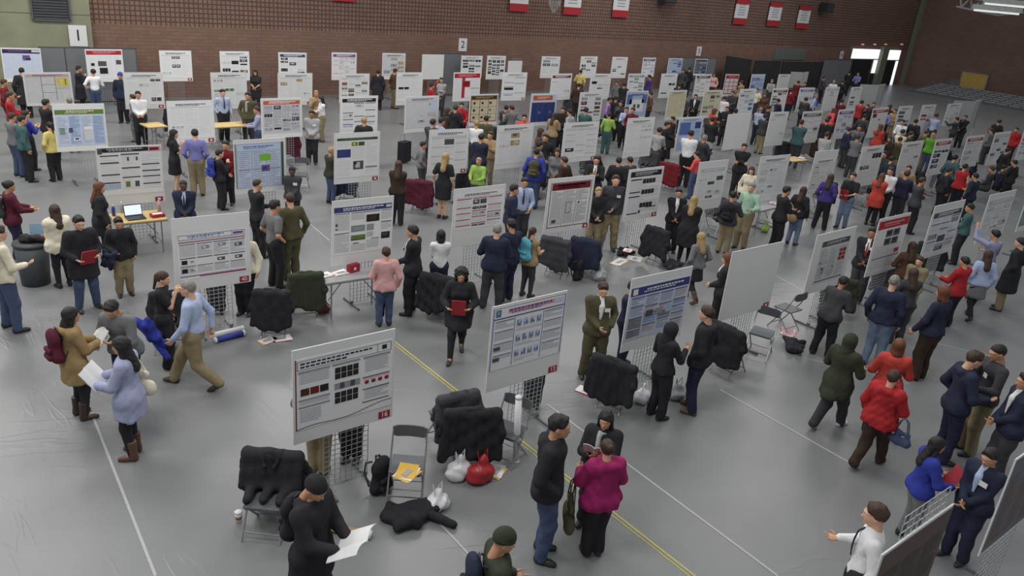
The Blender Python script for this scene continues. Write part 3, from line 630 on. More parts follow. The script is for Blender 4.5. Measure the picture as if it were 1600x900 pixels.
def pD6(P, rn):
    P.r(0, 0, 1, 1, 'a'); P.r(.03, .03, .97, .14, 'x', 1); P.title(.05, .03, .95, .14, rn, 't')
    for i in range(3):
        for j in range(3): P.r(.04 + i * .32, .17 + j * .27, .33 + i * .32, .42 + j * .27, 'c', 1); P.lines(.06 + i * .32, .2 + j * .27, .3 + i * .32, .4 + j * .27, rn, 't'); P.r(.1 + i * .3, .24 + j * .27, .18 + i * .3, .32 + j * .27, rn.choice('axk'), 3)
def pD7(P, rn):
    P.r(0, 0, 1, 1, 'i'); P.r(.06, .03, .85, .2, 'o', 1); P.title(.1, .04, .8, .19, rn, 'c'); P.r(.02, .28, .98, 1, 'z', 1)
    for i in range(4): P.lines(.05 + i * .235, .31, .24 + i * .235, .95, rn, 'b')
    for i in range(4): P.r(.08 + i * .22, .6, .18 + i * .22, .7, rn.choice('bsn'), 3)
def pA5(P, rn):
    P.r(0, 0, 1, 1, 'u'); P.r(.03, .01, .97, .14, 'd', 1); P.title(.05, .02, .95, .13, rn, 'l')
    for i in range(3): P.lines(.05 + i * .31, .2, .32 + i * .31, .92, rn, 'g')
    for i in range(3):
        for j in range(2): P.r(.7 + j * .12, .27 + i * .1, .8 + j * .12, .35 + i * .1, 'r' if (i + j) % 2 == 0 else 'm', 3)
    for i in range(9): P.r(rn.uniform(.05, .6), .5 + i * .045, rn.uniform(.62, .65), .5 + i * .045 + .004, 'g', 2)
    for i in range(7): u, v = rn.uniform(.05, .6), rn.uniform(.4, .85); P.r(u, v, u + .08, v + .06, rn.choice('dgl'), 3)
    P.r(.03, .95, .97, .97, 'k', 2)
def pA6(P, rn):
    P.r(.0, .0, 1, .16, 'r', 1); P.title(.05, .02, .95, .15, rn, 'P'); P.lines(.05, .5, .95, .95, rn, 'l')
    for v in (.2, .36):
        for i in range(2): P.r(.32 + i * .24, v, .53 + i * .24, v + .13, 'd', 3); P.r(.36 + i * .24, v + .03, .46 + i * .24, v + .08, 'k', 4)
    P.r(.05, .72, .95, .735, 'p', 2); P.r(.75, .6, .9, .68, 'r', 3)
def pC13(P, rn):
    P.r(.0, .02, 1, .14, 'r', 1); P.title(.05, .02, .95, .14, rn, 'w'); P.lines(.05, .2, .95, .95, rn, 'l'); P.r(.05, .17, .3, .32, 'm', 3); P.r(.45, .4, .6, .44, 'r', 3); P.r(.6, .6, .75, .7, 'd', 3)
def pE1(P, rn):
    P.r(0, 0, 1, 1, 'u'); P.r(.03, .03, .97, .08, 'P', 1); P.title(.05, .02, .95, .1, rn, 'm'); P.r(.35, .1, .36, .95, 'd', 2); P.r(.66, .1, .67, .95, 'd', 2); P.r(.02, .1, .98, .11, 'd', 2); P.r(.36, .38, .66, .39, 'd', 2); P.r(.36, .66, .66, .67, 'd', 2); P.r(.67, .52, .97, .53, 'd', 2)
    P.r(.7, .15, .96, .45, 'y', 3); P.r(.78, .2, .82, .42, 'c', 4); P.r(.88, .18, .91, .4, 'G', 4)
    for i in range(3): P.lines(.05 + i * .315, .14, .33 + i * .315, .92, rn, 'l')
def pF1(P, rn):
    P.r(0, 0, 1, 1, 'i'); P.r(0, 0, 1, .14, 'v', 1); P.title(.05, 0, .8, .14, rn, 'p'); P.r(.78, .02, 1, .09, 'u', 2)
    for i in range(3): P.lines(.03 + i * .33, .2, .32 + i * .33, .95, rn, 'l')
    P.r(.52, .2, .72, .38, 'p', 3); P.r(.6, .3, .74, .36, 'v', 4)
def pF2(P, rn):
    P.r(0, 0, 1, .15, 'r', 1); P.title(.05, 0, .95, .15, rn, 'P')
    for i in range(4): P.lines(.03 + i * .245, .2, .24 + i * .245, .95, rn, 'l')
    for (u, v, a, b, c) in ((.1, .45, .2, .55, 'k'), (.3, .38, .54, .56, 'd'), (.33, .62, .56, .84, 'k'), (.82, .34, .97, .5, 'd'), (.08, .7, .22, .8, 'd')): P.r(u, v, a, b, c, 3)
def pC8(P, rn):
    P.r(0, 0, 1, 1, 's'); P.r(0, 0, 1, .08, 'i', 1); P.r(.05, .12, .5, .5, 'b', 1); P.r(.7, .12, .95, .32, 'n', 2); P.r(.1, .55, .9, .7, 'i', 1); P.title(.05, .0, .95, .1, rn, 'b'); P.lines(.55, .4, .95, .95, rn, 'b'); P.lines(.05, .75, .5, .95, rn, 'b')
def pD9(P, rn):
    P.r(0, 0, 1, 1, 's'); P.r(.15, .3, .85, .8, 'w', 1); P.r(0, .1, .25, .5, 'b', 1); P.r(.75, .1, 1, .45, 'b', 1); P.title(.1, .05, .9, .2, rn, 'n'); P.r(.35, .5, .47, .65, 'd', 3); P.r(.55, .5, .67, .65, 'd', 3)
S = [
 ('A1', 457, 614, 531, 673, 'white poster board with black photo grids', dict(custom=pA1, card='16', margin=(.02, .1, .02, .15))),
 ('A2', 765, 877, 468, 597, 'white poster board outlined in blue with chart columns', dict(custom=pA2, card='13', margin=(.02, .03, .02, .25))),
 ('A3', 980, 1070, 428, 535, 'poster board with indigo title bar', dict(custom=pA3, margin=(.02, .12, .02, .16))),
 ('A4', 1135, 1210, 388, 490, 'blank white board with only a small red card', dict(blank=True, card='')),
 ('A5', 1268, 1325, 363, 449, 'grey printed poster board with red blocks', dict(custom=pA5, card='', margin=(.16, .13, .1, .16))),
 ('A6', 1363, 1408, 340, 432, 'white poster board with red title bar', dict(custom=pA6, margin=(.02, .05, .02, .05))),
 ('A7', 1448, 1492, 320, 412, 'white poster board with slanting dark grey title bar', dict(hd='d', sec='p', margin=(.02, .12, .02, .05))),
 ('A8', 1530, 1572, 304, 398, 'pale poster board with faint grey title band', dict(hd='l', sec='l', pics='lu', margin=(.02, .1, .02, .05))),
 ('A9', 1594, 1632, 290, 372, 'slate coloured poster board cut by the right edge', dict(bg='q', hd='d')),
 ('B1', 270, 391, 336, 449, 'white poster board with boxed title', dict(custom=pB1, card='40', margin=(.05, .22, .05, .16))),
 ('B2', 518, 613, 310, 409, 'white poster board with blue title bar', dict(custom=pB2, margin=(.01, .09, .01, .16))),
 ('B3', 707, 786, 292, 381, 'white poster board with thin red section rules', dict(hd='', sec='r', n=3, pics='kdlu', pp=.35, lc='u', margin=(.02, .08, .02, .3))),
 ('B4', 853, 924, 277, 360, 'poster board framed in dark red', dict(custom=pB4, card='', margin=(.06, .08, .06, .1))),
 ('B5', 978, 1031, 263, 341, 'white poster board with black photo strips', dict(custom=pB5, card='', margin=(.04, .05, .04, .08))),
 ('B6', 1087, 1131, 252, 327, 'mostly white poster board with short grey title bar', dict(hd='l', sec='', pics='du', pp=.2, lc='u', margin=(.05, .12, .05, .2))),
 ('B7', 1182, 1227, 244, 313, 'pale poster board with faint fine print only', dict(hd='', sec='', pics='u', pp=.3, lc='u')),
 ('B8', 1267, 1302, 236, 303, 'white poster board with blank upper band', dict(hd='', sec='l', pics='u', pp=.2, lc='u', margin=(.03, .2, .03, .05))),
 ('B9', 1341, 1374, 229, 290, 'white poster board with two small dark portraits', dict(hd='', sec='', n=2, pics='dk', pp=.2, lc='u')),
 ('B10', 1404, 1435, 222, 280, 'white poster board with scattered tiny dark figures', dict(hd='', sec='', pics='dl', pp=.3, lc='u')),
 ('B11', 1455, 1480, 218, 273, 'white poster board with bold red title block', dict(hd='r', sec='', n=2, pics='dk', pp=.5)),
 ('B12', 1505, 1531, 213, 260, 'white poster board with red title band and grey text', dict(hd='r', sec='', n=2, pics='l', pp=.2)),
 ('B13', 1548, 1572, 207, 256, 'white poster board with grey central column', dict(hd='l', sec='', n=3, pics='gd')),
 ('B14', 1592, 1617, 202, 250, 'white poster board at the right edge of the picture', dict(hd='l', sec='')),
 ('C1', 153, 255, 228, 319, 'white poster board with pink corner block', dict(custom=pC1, card='', margin=(.02, .02, .02, .18))),
 ('C2', 366, 447, 217, 300, 'pale blue poster board with green side stripes', dict(custom=pC2, margin=(.02, .07, .05, .1))),
 ('C3', 522, 593, 207, 285, 'white poster board with dark green title', dict(custom=pC3, card='')),
 ('C4', 669, 731, 202, 272, 'white poster board with grey rules and tiny photos', dict(hd='', sec='l', pics='du', pp=.25, card='')),
 ('C5', 775, 831, 195, 262, 'white poster board with one thin red line', dict(hd='', sec='', n=3, pics='tu', pp=.2, lc='u', card='')),
 ('C6', 879, 933, 191, 252, 'white poster board with extra blank sheet on top', dict(hd='', sec='l', pics='ku', pp=.2, lc='u', card='')),
 ('C7', 977, 1019, 184, 245, 'white poster board with dark figure rows at its right', dict(hd='', sec='', n=2, pics='du', pp=.35, lc='u')),
 ('C8', 1057, 1094, 183, 244, 'sky blue poster board with navy corner photo', dict(custom=pC8)),
 ('C9', 1133, 1169, 178, 233, 'completely blank white board', dict(blank=True)),
 ('C10', 1199, 1227, 175, 228, 'pale poster board with faint grey diagrams', dict(hd='', sec='', pics='lu', pp=.3, lc='u')),
 ('C11', 1250, 1280, 174, 223, 'white poster board with dark grey title band', dict(hd='d', sec='l', pics='glk')),
 ('C12', 1306, 1330, 171, 216, 'white poster board with purple grey title band', dict(hd='p', sec='l', pics='sgb')),
 ('C13', 1359, 1383, 169, 214, 'white poster board with red title and red photo', dict(custom=pC13)),
 ('C14', 1400, 1421, 166, 208, 'white poster board with small brown portrait', dict(hd='', sec='', n=2, pics='ad', pp=.3, lc='u')),
 ('C15', 1436, 1457, 164, 206, 'white poster board with small red emblem', dict(hd='', sec='', n=2, pics='ru', pp=.3, lc='u')),
 ('C16', 1477, 1498, 162, 196, 'pale poster board beside the folded white screen', dict(hd='', sec='', pics='lu', lc='u')),
 ('D1', 85, 166, 162, 236, 'blue grey poster board with green title bar', dict(custom=pD1, margin=(.03, .12, .03, .12))),
 ('D2', 262, 335, 157, 224, 'white poster board with thin green column lines', dict(hd='', sec='', n=3, pan='', pics='du', pp=.15, lc='u', card='')),
 ('D3', 408, 472, 153, 215, 'grey poster board with orange title bar', dict(bg='u', hd='o', sec='', n=4, pics='dkgl', pan='l', lc='w')),
 ('D4', 531, 590, 150, 208, 'white poster board with dark navy title bar', dict(hd='k', sec='d', n=3, pics='sul')),
 ('D5', 632, 685, 150, 206, 'bluish white poster board with pale blue left column', dict(bg='u', hd='', sec='', pics='iul', lc='i')),
 ('D6', 733, 777, 147, 196, 'tan and brown poster board with cream boxes', dict(custom=pD6)),
 ('D7', 828, 868, 146, 196, 'navy printed poster board with orange title bar', dict(custom=pD7)),
 ('D8', 904, 940, 144, 189, 'white poster board with grey and maroon photo columns', dict(bg='', hd='', sec='', n=3, pics='gdm', pp=.8)),
 ('D9', 977, 1010, 142, 187, 'bright blue and white poster board', dict(custom=pD9)),
 ('D10', 1042, 1070, 141, 187, 'cream coloured poster board', dict(bg='c', hd='', sec='', pics='ct', pp=.2, lc='t')),
 ('D11', 1097, 1125, 141, 184, 'white poster board filled with dark figure columns', dict(bg='c', hd='', sec='', n=3, pics='dkg', pp=.6)),
 ('D12', 1153, 1178, 139, 180, 'white poster board with grey and blue pictures', dict(hd='', sec='l', pics='glb', pp=.4)),
 ('D13', 1204, 1228, 138, 176, 'white poster board with maroon title band', dict(hd='m', sec='', pics='gdq', pp=.5)),
 ('D14', 1246, 1269, 137, 175, 'white poster board with blue title band', dict(hd='b', sec='l', pics='lus')),
 ('D15', 1287, 1308, 136, 173, 'white poster board with grey title band and grey text', dict(hd='l', sec='', pics='l', pp=.2)),
 ('D16', 1327, 1344, 136, 170, 'narrow white poster board with brown portraits', dict(hd='', sec='', n=2, pics='axP', pp=.5)),
 ('E1', 38, 113, 113, 165, 'grey poster board with yellow chart', dict(custom=pE1)),
 ('E2', 194, 256, 113, 170, 'white poster board with two dark photos low down', dict(hd='', sec='', n=3, pics='dku', pp=.2, lc='u', card='')),
 ('E3', 330, 386, 113, 170, 'white poster board with green tinted photos', dict(hd='', sec='', n=3, pics='fGu', pp=.35, lc='u')),
 ('E4', 434, 488, 114, 164, 'white poster board with small black and tan figures', dict(hd='', sec='', n=4, pics='kut', pp=.25, lc='u', card='')),
 ('E5', 530, 577, 115, 160, 'white poster board with brown photo column', dict(hd='', sec='l', n=4, pics='axd', pp=.4)),
 ('E6', 619, 660, 113, 164, 'white poster board with one black photo', dict(hd='', sec='', n=2, pics='ku', pp=.2, lc='u')),
 ('E7', 708, 750, 113, 158, 'white poster board with red title and red stem', dict(custom=pE7)),
 ('E8', 784, 822, 113, 157, 'white poster board with grey bottom band', dict(hd='', sec='g', n=2, pics='glk', pp=.3, lc='u', card='')),
 ('E9', 860, 892, 115, 156, 'white poster board with dark red title band', dict(hd='m', sec='', pics='lu', pp=.3)),
 ('E10', 921, 953, 115, 155, 'white poster board with pale text and one dark spot', dict(hd='', sec='', pics='ku', pp=.15, lc='u')),
 ('E11', 980, 1006, 115, 150, 'white poster board with grey green figures', dict(hd='q', sec='', pics='gq', pp=.3)),
 ('E12', 1031, 1056, 115, 153, 'white poster board with dark photo at lower left', dict(hd='', sec='', n=2, pics='kdu', pp=.3, lc='u')),
 ('E13', 1085, 1109, 116, 151, 'white poster board with black title band', dict(hd='k', sec='d', pics='u', pp=.2)),
 ('E14', 1131, 1152, 116, 151, 'red poster board with white boxes', dict(custom=pE14)),
 ('E15', 1172, 1193, 116, 147, 'pale blue poster board', dict(bg='s', hd='i', sec='b', pics='bi')),
 ('E16', 1214, 1232, 116, 145, 'white poster board with single small dark figure', dict(hd='', sec='', n=1, pics='k', pp=.15, lc='u')),
 ('F1', 4, 66, 75, 128, 'white poster board with dark purple title bar', dict(custom=pF1)),
 ('F2', 135, 193, 77, 128, 'white poster board with red title bar', dict(custom=pF2)),
 ('F3', 250, 300, 79, 127, 'white poster board with three tiny charts', dict(hd='', sec='', pics='du', pp=.25, lc='u', card='')),
 ('F4', 344, 390, 80, 126, 'white poster board with scattered black photos', dict(hd='', sec='', n=3, pics='dku', pp=.45, lc='u')),
 ('F5', 435, 479, 82, 126, 'white poster board with navy title line', dict(hd='n', sec='', pics='dku', pp=.3)),
 ('F6', 518, 557, 82, 125, 'pinkish white poster board with columns', dict(hd='p', sec='P', n=4, pics='gu', pp=.3)),
 ('F7', 597, 633, 83, 124, 'cream and grey poster board', dict(bg='u', hd='', sec='', pics='tcg', pp=.6)),
 ('F8', 659, 693, 85, 124, 'blank white board before the narrow grey screen', dict(blank=True)),
 ('F9', 720, 753, 87, 122, 'white poster board with large black photo blocks', dict(hd='', sec='', n=3, pics='kd', pp=.7)),
 ('F10', 760, 789, 87, 124, 'white poster board tiled with dark photos', dict(hd='', sec='', n=4, pics='kdd', pp=.75)),
 ('F11', 793, 815, 95, 125, 'small white board low behind the others', dict(blank=True)),
 ('F12', 845, 874, 88, 122, 'white poster board with grey tree like figure', dict(hd='', sec='', n=2, pics='gdl', pp=.6)),
 ('F13', 906, 932, 88, 122, 'white poster board with thin dark central strip', dict(hd='', sec='', n=3, pics='dg', pp=.4)),
 ('F14', 955, 979, 89, 122, 'white poster board with dark pyramid figure', dict(hd='', sec='', n=3, pics='gkd', pp=.4)),
 ('F15', 1003, 1023, 90, 120, 'white poster board with indigo title band', dict(hd='n', sec='b', pics='rsu', pp=.4)),
 ('F16', 1043, 1065, 91, 118, 'light blue poster board by the grey screen', dict(bg='s', hd='', sec='', pics='bni', pp=.4)),
 ('F17', 1085, 1104, 92, 118, 'dark framed grey blue poster board', dict(bg='d', hd='', sec='', pics='nbs', pp=.6)),
]
for (k_, xl, xr, yt, yb, ds, kw) in S: board(k_, xl, xr, yt, yb, ds, **kw)
# blank folded screens at the row ends
def folded(x0, x1, yt, yb, w, lab):
    a, b = onrow(x0, yt, w), onrow(x1, yt, w); t = empty('folding_screen', ((a[0] + b[0]) / 2, w, 0)); tag(t, lab, 'screen', 'blank folding screens at row ends'); wd = (b[0] - a[0]) / 2; h = a[2]; z0 = onrow(x0, yb, w)[2]; z0 = max(z0, .05)
    m = mat('screen_grey_white', (176, 180, 178), 0.7, var=0.03)
    for s in (-1, 1):
        MB().box((0, 0, 0), (wd * 1.05, .03, h - z0)).obj('panel', m, t, loc=(s * wd / 2, .12, (h + z0) / 2), rz=s * .25)
        MB().box((0, 0, 0), (.03, .05, h)).obj('post', WIRE, t, loc=(s * wd * .98, .12 + .12, h / 2))
    MB().box((0, 0, 0), (.03, .04, h)).obj('hinge', WIRE, t, loc=(0, 0, h / 2))
folded(1502, 1541, 159, 202, 17.9, 'large blank grey white folding screen near the bleachers')
folded(1353, 1390, 133, 166, 22.9, 'blank grey white folding screen, middle of the three row ends')
folded(1242, 1269, 113, 138, 28.1, 'blank grey white folding screen nearest the black drapes')
# two boards of the nearest row, at the lower right
ROWW['Z'] = 1.97; RNAME['Z'] = 'nearest row'
def nearboard(x0, x1, lab, c, extra):
    t = empty('poster_stand', ((x0 + x1) / 2, ROWW['Z'], 0)); tag(t, lab, 'poster stand'); w = x1 - x0
    f = MB().box((0, 0, 0), (w, .014, 1.22)).obj('foam_board', FOAM, t, loc=(0, 0, 1.56))
    s = MB().box((0, -.001, 0), (w * .97, .003, 1.16)).obj('poster_sheet', mat('poster_' + c, INK[c], .5, var=.06, scale=3), f, loc=(0.02, -.009, 0))
    rn = random.Random(lab); P = Print(w * .97, 1.16)
    for i in range(3): P.lines(.05 + i * .31, .2, .32 + i * .31, .93, rn, 'd' if c == 'X' else 'a')
    P.k.obj('printed_panels', [inkm(q) for q in P.c], s)
    g = link("wire_grid", GRID, t, (.12, .03, 0)); g.scale = (1.35, 1, extra * 1.07)
    for q in (-1, 1): link('stand_foot', FOOT, t, (.12 + q * .36, .03, 0))
    BOARDS['Z%d' % (1 if x0 < 7 else 2)] = (((x0 + x1) / 2), ROWW['Z'], t)
INK['X'] = (92, 74, 68); INK['Y'] = (104, 104, 116)
nearboard(5.76, 7.03, 'brown printed poster board at the bottom right, wire grid rising above', 'X', 1.12)
nearboard(8.4, 9.66, 'slate grey poster board cut by the right edge near the bottom', 'Y', 1.0)
# ------------------------------------------------------------------ people
def head_template(h):
    f = Field((-.12, -.14, -.2), (.12, .15, .15), h)
    f.ell((0, -.012, .03), (.077, .097, .088), .02); f.cone((0, .028, -.03), (0, .04, -.072), .058, .04, .03); f.ell((0, .02, -.02), (.066, .078, .085), .02)
    f.cone((0, .092, .0), (0, .108, -.03), .009, .014, .012); f.ell((0, .07, .03), (.055, .03, .012), .02)
    f.ell((0, .083, -.058), (.026, .018, .012), .012); f.ell((0, .08, -.088), (.02, .02, .016), .015)
    for s in (-1, 1):
        f.ell((s * .079, -.008, -.005), (.011, .022, .034), .008); f.ell((s * .03, .097, .008), (.014, .012, .009), sub=True)
    f.cone((0, -.02, -.07), (0, -.03, -.19), .055, .056, .03)
    V, Q = f.skin(); mi = np.zeros(len(Q), int); Vs, Qs, ms = [V], [Q], [mi]; o = len(V)
    def blob(c, r, m):
        nonlocal o
        k = MB(); n = 6
        vs = []; qs = []
        for i in range(5):
            a = math.pi * (i / 4 * .96 + .02)
            for j in range(n): b = 2 * math.pi * j / n; vs.append((c[0] + r[0] * math.sin(a) * math.cos(b), c[1] + r[1] * math.sin(a) * math.sin(b), c[2] + r[2] * math.cos(a)))
        for i in range(4):
            for j in range(n): qs.append((i * n + j, (i + 1) * n + j, (i + 1) * n + (j + 1) % n, i * n + (j + 1) % n))
        Vs.append(np.array(vs)); Qs.append(np.array(qs) + o); ms.append(np.full(len(qs), m)); o += len(vs)
    for s in (-1, 1): blob((s * .03, .084, .008), (.013, .01, .008), 1); blob((s * .03, .085, .007), (.006, .0115, .006), 2); blob((s * .031, .092, .029), (.018, .006, .004), 2)
    blob((0, .098, -.058), (.023, .006, .007), 3)
    return np.concatenate(Vs), np.concatenate(Qs), np.concatenate(ms)
HEADS = {'n': head_template(.0095), 'f': head_template(.018)}
def hair_template(style, h):
    f = Field((-.2, -.24, -.5), (.2, .16, .22), h); N = (0, .607, -.794)
    def cap(e, c=.008, k=.02):
        f.ell((0, -.014, .034), (.079 + e, .1 + e, .093 + e), k); f.clip((0, N[1] * c, N[2] * c), N)
    if style == 'short': cap(.012, -.006); f.ell((.012, .04, .108), (.052, .045, .022), .02); f.ripple(.0028, 95, 2); f.ell((0, .1, .03), (.046, .05, .036), sub=True)
    elif style == 'crop': cap(.006, -.008)
    elif style == 'receding': cap(.007, -.028)
    elif style == 'bob':
        cap(.02, .012); f.cone((0, -.03, .0), (0, -.045, -.12), .09, .085, .03, np.array((0, 1., 0)), .75)
        for s in (-1, 1): f.cone((s * .075, .01, .03), (s * .08, .005, -.1), .025, .03, .03)
    elif style == 'long':
        cap(.018, .012); f.cone((0, -.055, .0), (0, -.13, -.3), .085, .08, .03, np.array((0, 1., 0)), .6); f.ripple(.002, 80, 4)
        for s in (-1, 1): f.cone((s * .075, .005, .03), (s * .09, -.03, -.2), .025, .032, .03)
    elif style == 'pony': cap(.012); f.cone((0, -.11, .04), (0, -.135, -.2), .035, .022, .03)
    elif style == 'bun': cap(.014); f.ell((0, -.115, .06), (.045, .04, .045), .02)
    elif style == 'curly':
        f.ell((0, -.03, .03), (.125, .12, .125), .03); f.cone((0, -.045, 0), (0, -.06, -.16), .115, .125, .04, np.array((0, 1., 0)), .75)
        f.clip((0, .05, 0), (0, 1, -.5)); f.ripple(.006, 110, 3)
        f.ell((0, .1, -.03), (.062, .08, .09), sub=True)
    elif style == 'beanie':
        f.ell((0, -.012, .045), (.092, .112, .105), .02); f.clip((0, .05, .028), (0, .25, -1)); f.cone((0, -.01, .04), (0, -.01, .041), .1, .1, .01, np.array((0, 0, 1.)), .22)
    elif style == 'hood':
        f.ell((0, -.02, .015), (.11, .125, .125), .02); f.cone((0, -.02, -.06), (0, -.03, -.17), .1, .11, .04); f.ell((0, .115, -.012), (.066, .09, .09), sub=True)
    V, Q = f.skin(); return V, Q
HAIR = {}
def hairmesh(style, col, lod):
    k = (style, col, lod)
    if k not in HAIR:
        kk = (style, lod)
        if kk not in HAIR: HAIR[kk] = hair_template(style, .013 if lod == 'n' else .024)
        V, Q = HAIR[kk]; HAIR[k] = npmesh('hair', V, Q, (cloth(col) if style in ('beanie', 'hood') else hairm(col)))
    return HAIR[k]
def hand_template(sg):
    V = []; Q = []
    def loft(rings):
        o = len(V); n = len(rings[0])
        for r in rings: V.extend(r)
        for i in range(len(rings) - 1):
            for j in range(n): Q.append((o + i * n + j, o + i * n + (j + 1) % n, o + (i + 1) * n + (j + 1) % n, o + (i + 1) * n + j))
        for b in (o, o + (len(rings) - 1) * n):
            for j in range(0, n - 2, 2): Q.append((b, b + j + 1, b + j + 2, b + (j + 3) % n))
    def ring(c, ax, ay, rx, ry, n=6): return [np.array(c) + rx * math.cos(2 * math.pi * k / n) * np.array(ax) + ry * math.sin(2 * math.pi * k / n) * np.array(ay) for k in range(n)]
    X, Y = (1, 0, 0), (0, 1, 0)
    loft([ring((0, 0, -.02), X, Y, .026, .02, 8), ring((0, 0, .02), X, Y, .036, .016, 8), ring((0, .002, .06), X, Y, .043, .015, 8), ring((0, .005, .09), X, Y, .04, .012, 8)])
    for i, (x, l) in enumerate(((.03, .07), (.01, .078), (-.01, .072), (-.029, .056))):
        p = np.array((x * sg, .005, .082)); a = .25; r = .0095; rs = [ring(p, X, Y, r, r)]
        for s in range(3):
            p = p + l / 3 * np.array((0, math.sin(a), math.cos(a))); a += .45; rs.append(ring(p, X, (0, math.cos(a), -math.sin(a)), r * (.95 - .12 * s), r * (.95 - .12 * s)))
        loft(rs)
    p = np.array((.036 * sg, .005, .022)); rs = [ring(p, (0, 0, 1), Y, .013, .012)]
    for s in range(3):
        p = p + .023 * np.array((sg * (.75 - .3 * s), .35, .55 + .15 * s)); rs.append(ring(p, (-.5 * sg, 0, .8), Y, .0115 - .0015 * s, .011 - .0015 * s))
    loft(rs)
    return np.array(V), np.array(Q)
HANDS = {1: hand_template(1), -1: hand_template(-1)}
def shoe_template(kind, h):
    f = Field((-.06, -.14, -.02), (.06, .22, .36), h)
    f.cone((0, -.03, .04), (0, .1, .03), .046, .04, .03); f.cone((0, .1, .03), (0, .15, .025), .04, .032, .02); f.cone((0, -.035, .05), (0, -.025, .09), .043, .048, .02)
    if kind == 'boot': f.cone((0, -.015, .06), (0, -.005, .3), .052, .064, .02); f.clip((0, 0, .3), (0, 0, 1))
    else: f.clip((0, 0, .105), (0, 0, 1))
    f.clip((0, 0, 0), (0, 0, -1)); return f.skin()
SHOES = {}
def shoemesh(kind, col, lod):
    k = (kind, col, lod)
    if k not in SHOES:
        V, Q = shoe_template(kind, .013 if lod == 'n' else .02); SHOES[k] = npmesh('shoe', V, Q, mat('leather_' + col, C[col], .45, var=.1, scale=12))
    return SHOES[k]
ARM = dict(down=(.148, .025, .512), pocket=(.118, .055, .555), front=(.012, .14, .57), hold=(.05, .195, .655), cross=(-.055, .115, .665), chin=(.03, .125, .79), point=(.12, .27, .83), up=(.15, .2, .99),
           hip=(.165, .01, .585), back=(.02, -.1, .56), phone=(.045, .18, .715), carry=(.1, .13, .6), side=(.17, .1, .53), read=(.07, .2, .63), swing=(.135, .12, .53), swingb=(.135, -.1, .53), elbow=(.11, .17, .64))
EYEW = mat('eye_white', (226, 222, 216), .3); EYED = mat('eye_dark', (34, 26, 24), .4); LIP = mat('lip', (150, 92, 84), .5)
PEOPLE = []
def ik(a, b, l1, l2, pole):
    d = b - a; L = np.linalg.norm(d); L2 = min(L, (l1 + l2) * .999); d = d / (L + 1e-9); b = a + d * L2
    x = (l1 * l1 - l2 * l2 + L2 * L2) / (2 * L2); h = math.sqrt(max(l1 * l1 - x * x, 0)); p = pole - d * (pole @ d); p /= np.linalg.norm(p) + 1e-9
    return a + d * x + p * h, b
